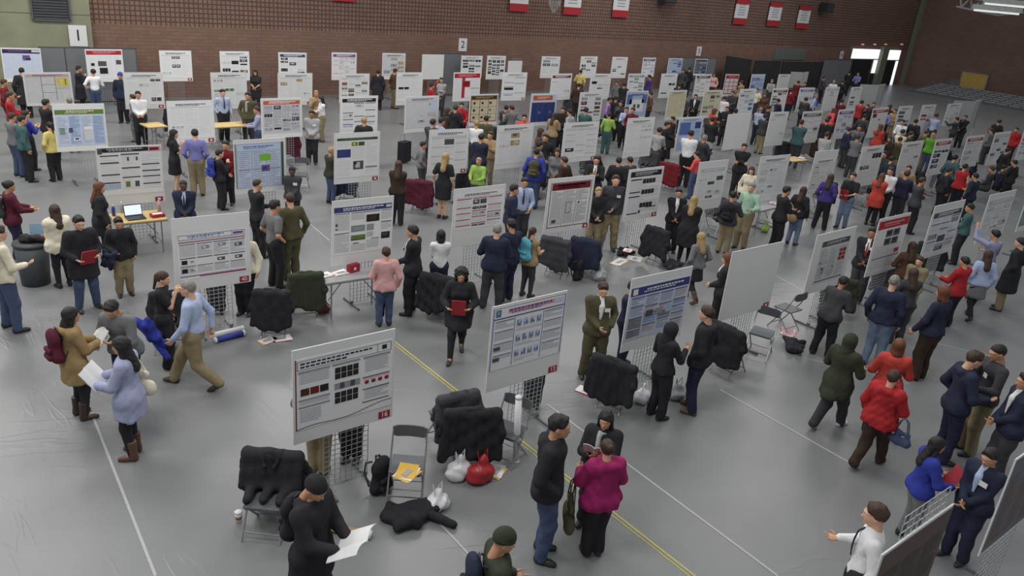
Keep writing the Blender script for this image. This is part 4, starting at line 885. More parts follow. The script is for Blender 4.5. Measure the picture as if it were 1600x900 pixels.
def person(hx, hy, face, hair, top, bot, arms='down,down', legs='stand', H=None, foot=None, skin=1, lean=0.0, look=0.0, nod=0.12, ex='', label=None, shoe=None, tilt=0.0, fat=1.0):
    rn = random.Random('%d_%d' % (hx, hy))
    if foot is not None:
        base = at(*foot); v = ray(hx, hy); t = (base[:2] @ v[:2]) / (v[:2] @ v[:2]); H = CH + t * v[2]; H = min(max(H, 1.52), 1.95)
    else:
        H = H or rn.uniform(1.62, 1.78); base = at(hx, hy, H * (1 - .1 * abs(lean)) if legs != 'sit' else H * .745); base[2] = 0
    dist = np.linalg.norm(base); lod = 'n' if dist < 16.5 else 'f'; vox = .021 if dist < 14 else (.026 if dist < 19 else .036)
    hd = base[:2] / np.linalg.norm(base[:2]); rt = np.array((hd[1], -hd[0])); a = math.radians(face); dirw = hd * math.cos(a) + rt * math.sin(a); rz = math.atan2(-dirw[0], dirw[1])
    if arms == 'elbow,elbow' and dist > 15: arms = rn.choice(['front,front', 'cross,cross', 'pocket,down', 'down,elbow', 'elbow,down', 'phone,phone', 'down,down', 'hold,down', 'pocket,pocket', 'front,chin', 'read,read'])
    hs, hc = hair.split('.'); tt, tcn = top.split('.'); bt, bc = bot.split('.')
    fem = hs in ('long', 'bob', 'pony', 'bun', 'curly') or tt == 'dress'
    SHX = .098 if fem else .107
    # legs
    FT = dict(stand=((-.062, .0), (.062, .015)), wide=((-.09, .0), (.09, .02)), shift=((-.05, -.03), (.085, .04)), walk=((-.045, -.17), (.05, .16)), stride=((-.05, -.2), (.05, .2)), close=((-.045, 0), (.045, 0)), sit=((-.07, .26), (.07, .27)))[legs]
    hipz = .515; ank = [np.array((x, y, .045)) for x, y in FT]
    if legs in ('walk', 'stride'): ank[0][2] = .075
    if legs == 'sit': hipz = .285
    else:
        for s, p in zip((-1, 1), ank):
            dx, dy = p[0] - s * .05, p[1]; hipz = min(hipz, p[2] + math.sqrt(max(.472 ** 2 - dx * dx - dy * dy, .01)))
    hips = [np.array((s * .05, 0, hipz)) for s in (-1, 1)]; knees = []
    for i in (0, 1): k_, e_ = ik(hips[i], ank[i], .24, .234, np.array((0, 1., .05))); knees.append(k_); ank[i] = e_
    dz = hipz - .515; Rt = rot('Y', tilt) @ rot('X', -lean)          # lean forwards, then sideways
    piv = np.array((0, 0, .53 + dz))
    def T(p): return piv + Rt @ (np.array(p, float) - np.array((0, 0, .53)))
    q = Rt @ np.array((0, 1., 0)); ctr = lambda z, x=0, y=0: T((x, y, z))
    sh = [T((s * SHX, -.005, .808)) for s in (-1, 1)]; AN = arms.split(','); el = []; wr = []
    for i, s in enumerate((-1, 1)):
        w = ARM[AN[i]]; jit = np.array([rn.uniform(-.012, .012) for _ in range(3)]); tg = T(np.array((s * w[0], w[1], w[2])) + jit)
        pole = Rt @ np.array((s * .6, -.8, -.5)) if AN[i] not in ('up', 'point') else np.array((s * .5, -.2, -1.))
        e_, w_ = ik(sh[i], tg, .172, .148, pole); el.append(e_); wr.append(w_)
    S_ = lambda p: np.asarray(p) * H
    allp = np.array([S_(p) for p in sh + el + wr + knees + ank + hips + [ctr(.9)]]); lo, hi = allp.min(0) - .25, allp.max(0) + .2; lo[2] = max(lo[2], -.05)
    fw = fat * (.94 if fem else 1.0)
    def torso(f, e, k=.035):
        f.cone(S_(ctr(.545)), S_(ctr(.63)), (.088 * fw + e) * H, (.076 * fw + e) * H, k, q, .74); f.cone(S_(ctr(.63)), S_(ctr(.755)), (.076 * fw + e) * H, (.092 * fw + e) * H, k, q, .7)
        f.cone(S_(ctr(.793, -SHX * .82)), S_(ctr(.793, SHX * .82)), (.036 + e) * H, (.036 + e) * H, k + .02, q, .9)
        if fem:
            for s in (-1, 1): f.ell(S_(ctr(.725, s * .042, .05)), np.array((.04, .03, .035)) * H + e * H * .6, .03)
    def arm(f, i, e, t1=1.0):
        e = e * .5 + .001 if e > 0 else e
        f.cone(S_(sh[i]), S_(el[i]), (.034 * fw + e) * H, (.027 + e) * H, .03)
        if t1 > 1: f.cone(S_(el[i]), S_(el[i] + (wr[i] - el[i]) * (t1 - 1)), (.027 + e) * H, (.02 + e) * H, .03)
    def leg(f, i, r0, r1, r2, t=1.0, k=.03): f.cone(S_(hips[i]), S_(knees[i]), r0 * H, r1 * H, k); f.cone(S_(knees[i]), S_(knees[i] + (ank[i] - knees[i]) * t), r1 * H, r2 * H, k)
    # body: one continuous surface with the head and the hands
    f = Field(lo, hi, vox); torso(f, -.006)
    f.cone(S_((-.045, 0, .53 + dz)), S_((.045, 0, .53 + dz)), .07 * H, .07 * H, .04, np.array((0, 1., 0)), .78)
    f.cone(S_(ctr(.79)), S_(ctr(.865, 0, .008)), .034 * H, .031 * H, .03)
    for i in (0, 1): arm(f, i, -.004, 2.0); leg(f, i, .058, .038, .026); f.cone(S_(ank[i]), S_(ank[i] + np.array((0, .05, -.026))), .022 * H, .011 * H, .02)
    V, Q = f.skin(); Vs, Qs, ms = [V], [Q], [np.zeros(len(Q), int)]; o = len(V)
    hcn = S_(ctr(.925, 0, .022)); Rh = Rt @ rot('Z', -math.radians(look)) @ rot('X', -nod); hsc = (H / 1.75) * (.97 if fem else 1.02)
    HV, HQ, HM = HEADS[lod]; Vs.append(HV * hsc @ Rh.T + hcn); Qs.append(HQ + o); ms.append(HM); o += len(HV)
    hands = []
    for i, s in enumerate((-1, 1)):
        d = wr[i] - el[i]; d = d / np.linalg.norm(d); n_ = np.array((-s, .3, .0)) if AN[i] not in ('hold', 'read', 'phone', 'carry', 'elbow') else np.array((-s * .4, 0, 1.)); n_ = n_ - d * (n_ @ d); n_ /= np.linalg.norm(n_); x_ = np.cross(n_, d)
        R_ = np.stack([x_, n_, d], 1); hv, hq = HANDS[-1 if x_ @ np.array((0, 1, .2)) < 0 else 1]
        if AN[i] == 'pocket': continue
        Vs.append(hv * (H / 1.75) @ R_.T + S_(wr[i])); Qs.append(hq + o); ms.append(np.zeros(len(hq), int)); o += len(hv); hands.append(S_(wr[i] + d * .05))
    while len(hands) < 2: hands.append(S_(wr[len(hands)]))
    sk = skinm(skin); body = npmesh('person', np.concatenate(Vs), np.concatenate(Qs), [sk, EYEW, EYED, LIP], np.concatenate(ms))
    P = link('person', body, None, base, rz)
    def sub(name, f, m):
        V, Q = f.skin()
        return link(name, npmesh(name, V, Q, m), P)
    # lower clothing
    if bt in ('jeans', 'trousers', 'slacks', 'leggings'):
        f = Field(lo, hi, vox); e = dict(jeans=.008, trousers=.012, slacks=.014, leggings=.003)[bt]
        f.cone(S_((-.045, 0, .535 + dz)), S_((.045, 0, .535 + dz)), (.072 + e) * H, (.072 + e) * H, .04, np.array((0, 1., 0)), .8); f.cone(S_(ctr(.55)), S_(ctr(.6)), (.084 * fw + e * .5) * H, (.08 * fw) * H, .03, q, .76)
        f.clip(S_(ctr(.6)), Rt @ np.array((0, 0, 1.)))
        for i in (0, 1): leg(f, i, .062 + e, .04 + e, (.03 + e * 1.2) if bt != 'leggings' else .028, 1.0)
        if vox < .03 and bt != 'leggings': f.ripple(.0034, 32, hx)
        sub(bt if bt != 'slacks' else 'trousers', f, cloth(bc))
    elif bt == 'skirt':
        f = Field(lo, hi, vox); f.cone(S_(ctr(.58)), S_((0, 0, .3)), .085 * H, .13 * H, .03, np.array((0, 1., 0)), .8); f.clip((0, 0, .31 * H), (0, 0, -1)); f.clip(S_(ctr(.6)), (0, 0, 1)); sub('skirt', f, cloth(bc))
        if 'tights' in ex:
            f = Field(lo, hi, vox)
            for i in (0, 1): leg(f, i, .06, .041, .03)
            sub('tights', f, cloth('black'))
    # upper clothing
    e, hem, sl = dict(shirt=(.008, .535, 2.0), tee=(.009, .52, .62), sweater=(.014, .5, 2.0), jacket=(.02, .475, 2.0), suit=(.016, .46, 2.0), puffer=(.034, .45, 2.0), coat=(.024, .36, 2.0), longcoat=(.024, .27, 2.0), dress=(.01, .31, .7), hoodie=(.02, .48, 2.0), vest=(.02, .48, .1))[tt]
    f = Field(lo, hi, vox); torso(f, e)
    if hem < .54 and legs != 'sit':
        fl = dict(dress=.118, coat=.118, longcoat=.135).get(tt, .09); f.cone(S_(ctr(.58)), S_((0, 0, hem + dz * .3)), (.084 * fw + e) * H, (fl * fw + e) * H, .04, np.array((0, 1., 0)), .8)
        if hem < .505: f.cone(S_((-.045, 0, .53 + dz)), S_((.045, 0, .53 + dz)), (.078 + e) * H, (.078 + e) * H, .04, np.array((0, 1., 0)), .84); f.cone(S_((-.045, 0, .5 + dz)), S_((-.045, 0, hem)), (.074 + e) * H, (.066 + e) * H, .04); f.cone(S_((.045, 0, .5 + dz)), S_((.045, 0, hem)), (.074 + e) * H, (.066 + e) * H, .04)
        if legs in ('walk', 'stride') and hem < .4: f.cone(S_(ctr(.52)), S_((0, .07, hem)), .1 * H, .1 * H, .05); f.cone(S_(ctr(.52)), S_((0, -.07, hem)), .1 * H, .1 * H, .05)
        f.clip((0, 0, (hem + dz * .4) * H), (0, 0, -1))
    elif legs == 'sit': f.clip(S_((0, 0, .27)), (0, 0, -1))
    if vox < .03: f.ripple(.0045 if tt != 'puffer' else .006, 30 if tt != 'puffer' else 60, hx); f.ripple(.0016, 62, hx + 1)
    f.cone(S_(ctr(.79)), S_(ctr(.85)), (.04 + e * .7) * H, (.036 + e * .5) * H, .03); f.clip(S_(ctr(.852, 0, .0)), Rt @ np.array((0, -.35, 1.)))
    if 'hood' in ex or tt == 'hoodie': f.cone(S_(ctr(.82, -.035, -.055)), S_(ctr(.82, .035, -.055)), .034 * H, .034 * H, .03)
    if sl > .2:
        for i in (0, 1):
            if sl < 1: f.cone(S_(sh[i]), S_(sh[i] + (el[i] - sh[i]) * .7), (.036 * fw + e * .6) * H, (.034 + e * .6) * H, .03)
            else: arm(f, i, e, sl - .08 if tt != 'shirt' or 'rolled' not in ex else 1.35)
    sub({'tee': 'shirt', 'suit': 'suit_jacket', 'puffer': 'puffer_jacket', 'longcoat': 'coat'}.get(tt, tt), f, cloth(tcn))
    yf = (.095 * .7 + e) + .004
    if 'vshirt' in ex:
        c_ = 'lblue' if 'vblue' in ex else 'white'; f = Field(lo, hi, min(vox, .024)); f.cone(S_(ctr(.848, 0, .034)), S_(ctr(.77, 0, yf * .86)), .03 * H, .03 * H, .01, q, .5); f.cone(S_(ctr(.77, 0, yf * .9)), S_(ctr(.645, 0, yf * .96)), .03 * H, .012 * H, .01, q, .5); sub('shirt_front', f, cloth(c_))
    if 'tie' in ex:
        tc_ = 'red' if 'redtie' in ex else 'navy'; k = MB(); pts = [S_(ctr(z, 0, y)) for z, y in ((.832, .048), (.8, yf * .95), (.74, yf * 1.06), (.68, yf * 1.06), (.63, yf * .98))]; ws = (.012, .012, .018, .024, .012); vs = []
        for p_, w_ in zip(pts, ws): vs += [p_ + Rt @ np.array((-w_, 0, 0)) * H * .55, p_ + Rt @ np.array((w_, 0, 0)) * H * .55, p_ + q * .012 + Rt @ np.array((w_, 0, 0)) * H * .5, p_ + q * .012 - Rt @ np.array((w_, 0, 0)) * H * .5]
        fs = [(0, 1, 2, 3), (16, 19, 18, 17)]
        for i in range(4):
            for j in range(4): fs.append((i * 4 + j, i * 4 + (j + 1) % 4, i * 4 + 4 + (j + 1) % 4, i * 4 + 4 + j))
        k.add(vs, fs).obj('tie', cloth(tc_), P)
    if 'badge' in ex:
        MB().box((0, 0, 0), (.095, .006, .065)).obj('name_badge', PAPER, P, loc=S_(ctr(.745, -.055, yf + .006)))
    if 'scarf' in ex: f = Field(lo, hi, min(vox, .024)); [f.cone(S_(ctr(.825, .035 * math.cos(a_), .035 * math.sin(a_) + .005)), S_(ctr(.825, .035 * math.cos(a_ + 1.05), .035 * math.sin(a_ + 1.05) + .005)), .022 * H, .022 * H, .02) for a_ in np.arange(0, 6.2, 1.05)]; f.cone(S_(ctr(.81, .02, .06)), S_(ctr(.66, .02, yf)), .02 * H, .022 * H, .02); sub('scarf', f, cloth('lgrey'))
    # hair, shoes
    if hs != 'bald':
        ho = link('hair' if hs not in ('beanie', 'hood') else {'beanie': 'knit_cap', 'hood': 'headscarf'}[hs], hairmesh(hs, hc, lod), P); ho.matrix_local = Matrix.Translation(Vector(hcn)) @ Matrix(Rh.tolist()).to_4x4() @ Matrix.Scale(hsc, 4)
    sk_, sc_ = (shoe or 'shoe.black').split('.')
    for i in (0, 1):
        so = link('shoe' if sk_ == 'shoe' else 'boot', shoemesh(sk_, sc_, lod), P); so.location = S_((ank[i][0], ank[i][1], ank[i][2] - .045)); so.rotation_euler = (-.45 if (i == 0 and legs in ('walk', 'stride')) else 0, 0, (.15, -.15)[i]); so.scale = (H / 1.75,) * 3
    Mw = Matrix.Translation(Vector(base)) @ Matrix.Rotation(rz, 4, 'Z')
    info = dict(obj=P, base=base, rz=rz, H=H, hands=[np.array(Mw @ Vector(h_)) for h_ in hands], Mw=Mw, ctr=lambda z, x=0, y=0: np.array(Mw @ Vector(S_(ctr(z, x, y)))), top=top, bot=bot, face=face, legs=legs, arms=arms, label=label, att=[])
    PEOPLE.append(info); P['category'] = 'person'
    return info
# ------------------------------------------------------------------ things people carry and leave about
def folder(I, c, lab, size=(.24, .31), hand=None, pitch=.9, name='folder', yaw=0.0, off=(0, .03, .02)):
    p = (I['hands'][0] + I['hands'][1]) / 2 if hand is None else I['hands'][hand]
    t = empty(name, p, I['rz'] + yaw); t.rotation_euler = Euler((pitch, 0, I['rz'] + yaw), 'XYZ'); tag(t, lab, 'folder' if name == 'folder' else 'paper'); m = mat('card_' + c, C[c], .55, var=.04)
    MB().box((0, off[1], off[2]), (size[0], size[1], .006)).obj('cover', m, t)
    MB().box((.004, off[1], off[2] + .006), (size[0] * .96, size[1] * .96, .005)).obj('sheet', PAPER, t)
    if name == 'folder': MB().box((0, off[1], off[2] + .0115), (size[0], size[1], .005)).obj('front_cover', m, t)
    I['att'].append(t)
    return t
def booklet(I, lab, hand=None, pitch=.7, s=1.0, yaw=0):
    p = (I['hands'][0] + I['hands'][1]) / 2 if hand is None else I['hands'][hand]
    t = empty('open_booklet', p); t.rotation_euler = Euler((pitch, 0, I['rz'] + yaw), 'XYZ'); tag(t, lab, 'booklet')
    for q in (-1, 1):
        vs = []; n = 5
        for j in range(n + 1):
            x = q * .2 * s * j / n; z = .04 + .035 * math.sin(j / n * 2.6) * s
            for zz in (z, z - .006): vs += [(x, -.1 * s, zz), (x, .2 * s, zz)]
        fs = []
        for j in range(n): o = j * 4; fs += [(o, o + 4, o + 5, o + 1), (o + 2, o + 3, o + 7, o + 6), (o, o + 2, o + 6, o + 4), (o + 1, o + 5, o + 7, o + 3)]
        MB().add(vs, fs).obj('page', PAPER, t)
    MB().box((0, .05 * s, .035), (.012, .3 * s, .012)).obj('spine', PAPER, t); I['att'].append(t); return t
def softmesh(name, build, lo, hi, vox, m):
    f = Field(lo, hi, vox); build(f); V, Q = f.skin(); return npmesh(name, V, Q, m)
PACK = {}
def backpack(loc, rz, c, lab, c2=None, tilt=0.0, s=1.0, name='backpack'):
    t = empty(name, loc); t.rotation_euler = (tilt, 0, rz); t.scale = (s,) * 3; tag(t, lab, 'backpack')
    if c not in PACK:
        def b(f): f.cone((-.08, 0, .1), (.08, 0, .1), .1, .1, .04, np.array((0, 1., 0)), .8); f.cone((-.07, 0, .36), (.07, 0, .36), .09, .09, .04, np.array((0, 1., 0)), .75); f.cone((0, 0, .1), (0, 0, .38), .16, .13, .05, np.array((0, 1., 0)), .55); f.clip((0, 0, .005), (0, 0, -1)); f.ripple(.003, 40, 5)
        def pk(f): f.cone((-.07, -.09, .1), (.07, -.09, .1), .05, .05, .03); f.cone((-.07, -.09, .2), (.07, -.09, .2), .04, .04, .03); f.clip((0, 0, .02), (0, 0, -1))
        PACK[c] = (softmesh('pack_body', b, (-.2, -.15, 0), (.2, .15, .5), .024, cloth(c)), softmesh('front_pocket', pk, (-.15, -.17, 0), (.15, 0, .3), .024, cloth(c2 or c)))
    link('pack_body', PACK[c][0], t); link('front_pocket', PACK[c][1], t)
    for q in (-1, 1): MB().tube([(q * .08, .08, .44), (q * .1, .16, .4), (q * .11, .17, .25), (q * .11, .09, .08)], .014, 5).obj('strap', cloth('char'), t)
    MB().tube([(-.04, .05, .46), (-.03, .05, .5), (.03, .05, .5), (.04, .05, .46)], .009, 5).obj('grab_loop', cloth('char'), t)
    return t
def worn(I, c, lab, c2=None):
    p = I['ctr'](.565, 0, -.095 - .02); t = backpack(p, I['rz'], c, lab, c2, tilt=0.05, s=.95); I['att'].append(t); return t
def handbag(p, rz, c, lab, s=1.0, drop=.25, name='handbag'):
    t = empty(name, np.array(p) - np.array((0, 0, drop + .28 * s)), rz); tag(t, lab, 'bag')
    def b(f): f.cone((-.12 * s, 0, .08 * s), (.12 * s, 0, .08 * s), .09 * s, .09 * s, .03, np.array((0, 1., 0)), .6); f.cone((-.1 * s, 0, .24 * s), (.1 * s, 0, .24 * s), .05 * s, .05 * s, .05, np.array((0, 1., 0)), .6); f.ripple(.004, 45, 7)
    link('bag_body', softmesh('bag_body', b, (-.25 * s, -.12 * s, 0), (.25 * s, .12 * s, .32 * s), .022, cloth(c)), t)
    for q in (-1, 1): MB().tube([(-.11 * s, q * .03, .26 * s), (-.05, q * .025, .28 * s + drop * .75), (0, 0, .28 * s + drop), (.05, q * .025, .28 * s + drop * .75), (.11 * s, q * .03, .26 * s)], .009, 5).obj('handle', cloth(c), t)
    return t
def plastic_bag(px, lab, c='white', s=1.0, rz=0.0):
    p = at(*px); t = empty('plastic_bag', p, rz); tag(t, lab, 'bag'); seed = px[0]
    def b(f): f.cone((-.06 * s, 0, .1 * s), (.06 * s, 0, .1 * s), .12 * s, .12 * s, .04); f.cone((0, 0, .12 * s), (.02 * s, 0, .34 * s), .11 * s, .03 * s, .05); f.clip((0, 0, .004), (0, 0, -1)); f.ripple(.009 * s, 45, seed)
    link('bag_body', softmesh('bag_body', b, (-.25 * s, -.2 * s, 0), (.25 * s, .2 * s, .5 * s), .024, mat('plastic_' + c, C[c], .35, var=.05)), t)
    for q in (-1, 1): MB().tube([(q * .05 * s, -.03, .26 * s), (q * .07 * s, 0, .42 * s), (q * .03 * s, .03, .3 * s)], .01, 5).obj('handle', MATS['plastic_' + c], t)
    return t
CHM = mat('chair_frame', (150, 152, 156), .35, metal=.6, var=.05); CHS = mat('chair_seat', (88, 90, 94), .5, var=.06)
def _ch():
    b = MB(); seat = MB()
    out = {}
    vs = []
    n = 8
    k = MB(); k.box((0, .0, .44), (.4, .4, .022)); k.box((0, .18, .432), (.36, .05, .03)); out['seat'] = k.mesh('seat', CHS)
    k = MB(); vs = []; 
    for i in range(9):
        u = -1 + i / 4; x = .21 * u; y = -.235 - .03 * (1 - u * u); r = .09 if abs(u) < .9 else .07
        for yy in (y, y + .018): vs += [(x, yy, .72 - (r - .07)), (x, yy, .86 + (r - .09))]
    fs = []
    for i in range(8): o = i * 4; fs += [(o, o + 1, o + 5, o + 4), (o + 2, o + 6, o + 7, o + 3), (o + 1, o + 3, o + 7, o + 5), (o, o + 4, o + 6, o + 2)]
    fs += [(0, 2, 3, 1), (32, 33, 35, 34)]
    out['backrest'] = k.add(vs, fs).mesh('backrest', CHS)
    for s in (-1, 1):
        out['front_leg%d' % s] = MB().tube([(s * .215, .24, 0), (s * .215, -.12, .55), (s * .21, -.24, .84)], .012, 6).mesh('front_leg', CHM)
        out['rear_leg%d' % s] = MB().tube([(s * .195, -.24, 0), (s * .195, .16, .43)], .012, 6).mesh('rear_leg', CHM)
    out['cross0'] = MB().tube([(-.215, .18, .09), (.215, .18, .09)], .009, 5).mesh('stretcher', CHM); out['cross1'] = MB().tube([(-.195, -.17, .08), (.195, -.17, .08)], .009, 5).mesh('stretcher', CHM)
    return out
CHAIR = _ch()
def chair(px, face, lab, p=None):
    p = at(*px) if p is None else p; hd = p[:2] / np.linalg.norm(p[:2]); rt = np.array((hd[1], -hd[0])); a = math.radians(face); d = hd * math.cos(a) + rt * math.sin(a)
    t = empty('folding_chair', p, math.atan2(-d[0], d[1])); tag(t, lab, 'chair', 'grey folding chairs')
    for k, me in CHAIR.items(): link({'f': 'front_leg', 'r': 'rear_leg', 's': 'seat', 'b': 'backrest', 'c': 'stretcher'}[k[0]], me, t)
    return t
def drapecoat(ch, c, lab, seed=0, big=1.0, fur=False):
    t = empty('coat', ch.location, ch.rotation_euler.z); tag(t, lab, 'coat', 'coats over chairs'); rn = random.Random(seed)
    w = .24 * big; n = 7; C_ = [(-w + 2 * w * k / (n - 1)) for k in range(n)]
    ph = rn.uniform(0, 6); zb = [.27 + .06 * math.sin(k * .9 + ph) + rn.uniform(-.015, .015) for k in range(n)]; zf = [.5 + .04 * math.sin(k * 1.1 + ph) for k in range(n)]; jy = [rn.uniform(-.03, .03) for k in range(n)]; rr = [rn.uniform(.05, .075) for k in range(n)]
    def b(f):
        f.cone((-w, -.25, .87), (w, -.25, .87), .055 * big, .055 * big, .04, np.array((0, 1., 0)), .9)
        for k in range(n):
            f.cone((C_[k], -.28, .85), (C_[k] * 1.18, -.33 + jy[k], zb[k]), .05, rr[k], .06); f.cone((C_[k], -.22, .85), (C_[k] * 1.05, -.13 + jy[k], zf[k]), .05, rr[k], .06)
        for k in range(1, n - 1, 2): f.cone((C_[k], -.14, .52), (C_[k] * .9, .1 + jy[k], .49), .06, .05, .04)
        f.ripple(.004, 34, seed); f.clip((0, 0, .02), (0, 0, -1))
    link('coat_body', softmesh('coat_body', b, (-.5, -.52, 0), (.5, .25, 1.0), .028, cloth(c)), t)
    def col_(f):
        f.cone((-.11, -.24, .9), (.11, -.24, .9), .045 * big, .045 * big, .03); f.cone((-.1, -.18, .88), (-.05, -.12, .78), .03, .025, .03); f.cone((.1, -.18, .88), (.05, -.12, .78), .03, .025, .03); f.ripple(.004, 40, seed)
    link('collar', softmesh('collar', col_, (-.25, -.35, .7), (.25, -.05, 1.0), .028, cloth(c)), t)
    for s in (-1, 1):
        zz = rn.uniform(.36, .5); mm = rn.uniform(-.06, .04)
        def slv(f, s=s): f.cone((s * (w + .02), -.26, .8), (s * (w + .075), -.3 + mm, .6), .058, .055, .03); f.cone((s * (w + .075), -.3 + mm, .6), (s * (w + .05), -.26 + mm, zz), .053, .042, .03); f.ripple(.004, 45, seed + 3)
        link('sleeve', softmesh('sleeve', slv, (-.55, -.45, .25), (.55, -.1, .92), .028, cloth(c)), t)
    return t
def coatpile(px, c, lab, s=1.0, rz=0.0, flat=1.0, seed=1, name='coat'):
    t = empty(name, at(*px), rz); tag(t, lab, 'coat' if name == 'coat' else 'bag')
    rn = random.Random(seed)
    L_ = [(rn.uniform(-.32, .3) * s, rn.uniform(-.24, .2) * s, rn.uniform(.02, .1) * flat) for k in range(11)]
    def b(f):
        f.cone((-.22 * s, 0, .05), (.2 * s, .02, .07 * flat), .13 * s, .15 * s, .06, np.array((0, 0, 1.)), .55)
        for k in range(10): f.cone(L_[k], (L_[k + 1][0] * .9, L_[k + 1][1] * .9, L_[k + 1][2]), .065 * s, .05 * s, .025)
        f.ripple(.006, 30, seed); f.clip((0, 0, .004), (0, 0, -1))
    link('coat_body', softmesh('coat_body', b, (-.55 * s, -.45 * s, 0), (.55 * s, .35 * s, .5), .028, cloth(c)), t)
    def sl(f): f.cone((.2 * s, -.1, .08), (.45 * s, -.3 * s, .045), .06, .05, .03); f.clip((0, 0, .004), (0, 0, -1))
    link('sleeve', softmesh('sleeve', sl, (0, -.5 * s, 0), (.6 * s, .05, .2), .028, cloth(c)), t); return t
def tube_(a, b, r, c, lab, name='poster_tube'):
    a, b = np.array(a), np.array(b); t = empty(name, a); tag(t, lab, 'poster tube'); d = b - a
    MB().tube([(0, 0, 0), tuple(d)], r, 12).obj('tube_body', mat('tube_' + c, C[c], .5, var=.05), t, True)
    u = d / np.linalg.norm(d)
    for p, q in ((np.zeros(3), u * .03), (d - u * .03, d)): MB().tube([tuple(p - u * .004 if p is not None else p), tuple(q + u * .004)], r * 1.08, 12).obj('end_cap', mat('tube_cap', (220, 220, 222), .5, var=.03), t, True)
    return t
def flat(px, c, lab, size=(.3, .22), z=0.0, rz=0.0, name='envelope', n=2):
    t = empty(name, at(*px, z) + np.array((0, 0, .002)), rz); tag(t, lab, 'papers')
    for i in range(n): MB().box((.02 * i, .015 * i, .004 + .006 * i), (size[0], size[1], .005), R=rot('Z', .2 * i)).obj('sheet', mat('card_' + (c if i % 2 == 0 else 'white'), C[c if i % 2 == 0 else 'white'], .6, var=.04), t)
    MB().box((0, 0, .012 + .006 * (n - 1)), (size[0] * .5, size[1] * .3, .002)).obj('printed_block', mat('card_lgrey', C['lgrey'], .6, var=.04), t); return t
def table(px0, px1, depth, lab, c='tan', z=.74):
    a, b = at(*px0, z), at(*px1, z); d = b - a; l = np.linalg.norm(d[:2]); t = empty('folding_table', (a + b) / 2 * np.array((1, 1, 0)), math.atan2(d[1], d[0])); tag(t, lab, 'table')
    MB().box((0, depth / 2, z - .015), (l, depth, .03)).obj('tabletop', mat('tabletop_' + c, C[c] if c != 'ply' else (206, 178, 120), .5, var=.08, scale=3), t)
    MB().box((0, depth / 2, z - .035), (l + .01, depth + .01, .02)).obj('edge_band', mat('edge_grey', (120, 116, 108), .5, var=.05), t)
    for sx in (-1, 1):
        for dy in (.06, depth - .06): MB().tube([(sx * (l / 2 - .12), dy, 0), (sx * (l / 2 - .12), dy, z - .03)], .014, 6).obj('leg', CHM, t)
        MB().tube([(sx * (l / 2 - .12), .06, .2), (sx * (l / 2 - .12), depth - .06, .2)], .01, 5).obj('leg_brace', CHM, t); MB().tube([(sx * (l / 2 - .12), depth / 2, .3), (sx * (l / 2 - .45), depth / 2, z - .03)], .01, 5).obj('strut', CHM, t)
    return t
def laptop(p, rz, lab, screen=True):
    t = empty('laptop', p, rz); tag(t, lab, 'laptop'); m = mat('laptop_dark', (48, 50, 54), .4, var=.05)
    MB().box((0, 0, .012), (.36, .25, .02)).obj('base', m, t); MB().box((0, -.01, .0225), (.31, .13, .002)).obj('keyboard', mat('keys', (28, 28, 30), .5, var=.2, scale=90), t)
    L_ = MB().box((0, 0, .12), (.36, .012, .24)).obj('lid', m, t, loc=(0, .125, .02)); L_.rotation_euler = (-.25, 0, 0); MB().box((0, -.0075, .122), (.33, .003, .2)).obj('screen', mat('screen_lit', (206, 218, 240), .3, emit=.75), L_)
    return t
# ------------------------------------------------------------------ the people, nearest first (heads and feet located in the hall)
p = person
I = p(487, 743, 128, 'beanie.black', 'coat.black', 'trousers.black', 'read,read', 'stand', H=1.76, skin=1, nod=.5, ex='hood', label='person in black coat and black knit cap reading a white paper, bottom left')
booklet(I, 'white paper sheet held open by the reader in the black coat', pitch=.55, s=1.15, yaw=.2); worn(I, 'black', 'black backpack on the reader in the black coat')
I = p(783, 828, 75, 'beanie.dolive', 'jacket.dolive', 'jeans.navy', 'carry,carry', 'stand', H=1.7, nod=.3, label='person in dark green knit cap and olive jacket at the bottom edge')
worn(I, 'navy', 'navy backpack of the person in the green knit cap')
p(853, 646, 92, 'short.hblack', 'jacket.black', 'jeans.denim', 'pocket,pocket', 'stand', foot=(842, 868), skin=1, nod=.1, ex='hood', fat=1.12, label='person in black jacket and blue jeans, hands in pockets, beside the magenta jacket')
I = p(953, 690, 335, 'bun.hbrown', 'puffer.magenta', 'trousers.black', 'elbow,elbow', 'close', foot=(924, 866), skin=0, ex='hood', label='person in magenta jacket and black trousers with a brown shoulder bag')
I['att'] += [0]; I['att'][-1] = handbag(I['ctr'](.66, -.2, .06), I['rz'] + 1.3, 'olive', 'brown patterned bag hanging from the arm of the magenta jacket', 1.25, .28)
I = p(950, 640, 190, 'long.hblack', 'jacket.black', 'trousers.black', 'phone,phone', 'stand', H=1.63, skin=1, ex='scarf', label='person in black jacket and grey scarf holding a booklet, facing the magenta jacket')
booklet(I, 'white booklet held before the magenta jacket', pitch=1.0, s=.7)
I = p(1380, 790, 262, 'short.hbrown', 'shirt.white', 'slacks.black', 'down,elbow', 'stand', H=1.78, skin=0, ex='tie', label='person in white shirt and dark tie, bottom right beside the brown board')
I = p(1436, 699, 62, 'long.hblack', 'jacket.royal', 'jeans.grey', 'elbow,elbow', 'stand', foot=(1410, 842), skin=1, label='person in bright blue jacket holding a red folder near the bottom right')
folder(I, 'red', 'red folder held by the person in the bright blue jacket', pitch=1.1)
p(1536, 694, 205, 'short.hblack', 'suit.navy', 'trousers.navy', 'front,front', 'stand', foot=(1490, 872), skin=1, ex='badge,vshirt,vblue', nod=.3, label='person in navy suit with white badge, head bowed, behind the brown board')
p(1612, 584, 240, 'short.hblack', 'suit.navy', 'trousers.char', 'front,front', 'stand', H=1.78, skin=1, ex='vshirt', label='person in navy suit cut off by the right edge')
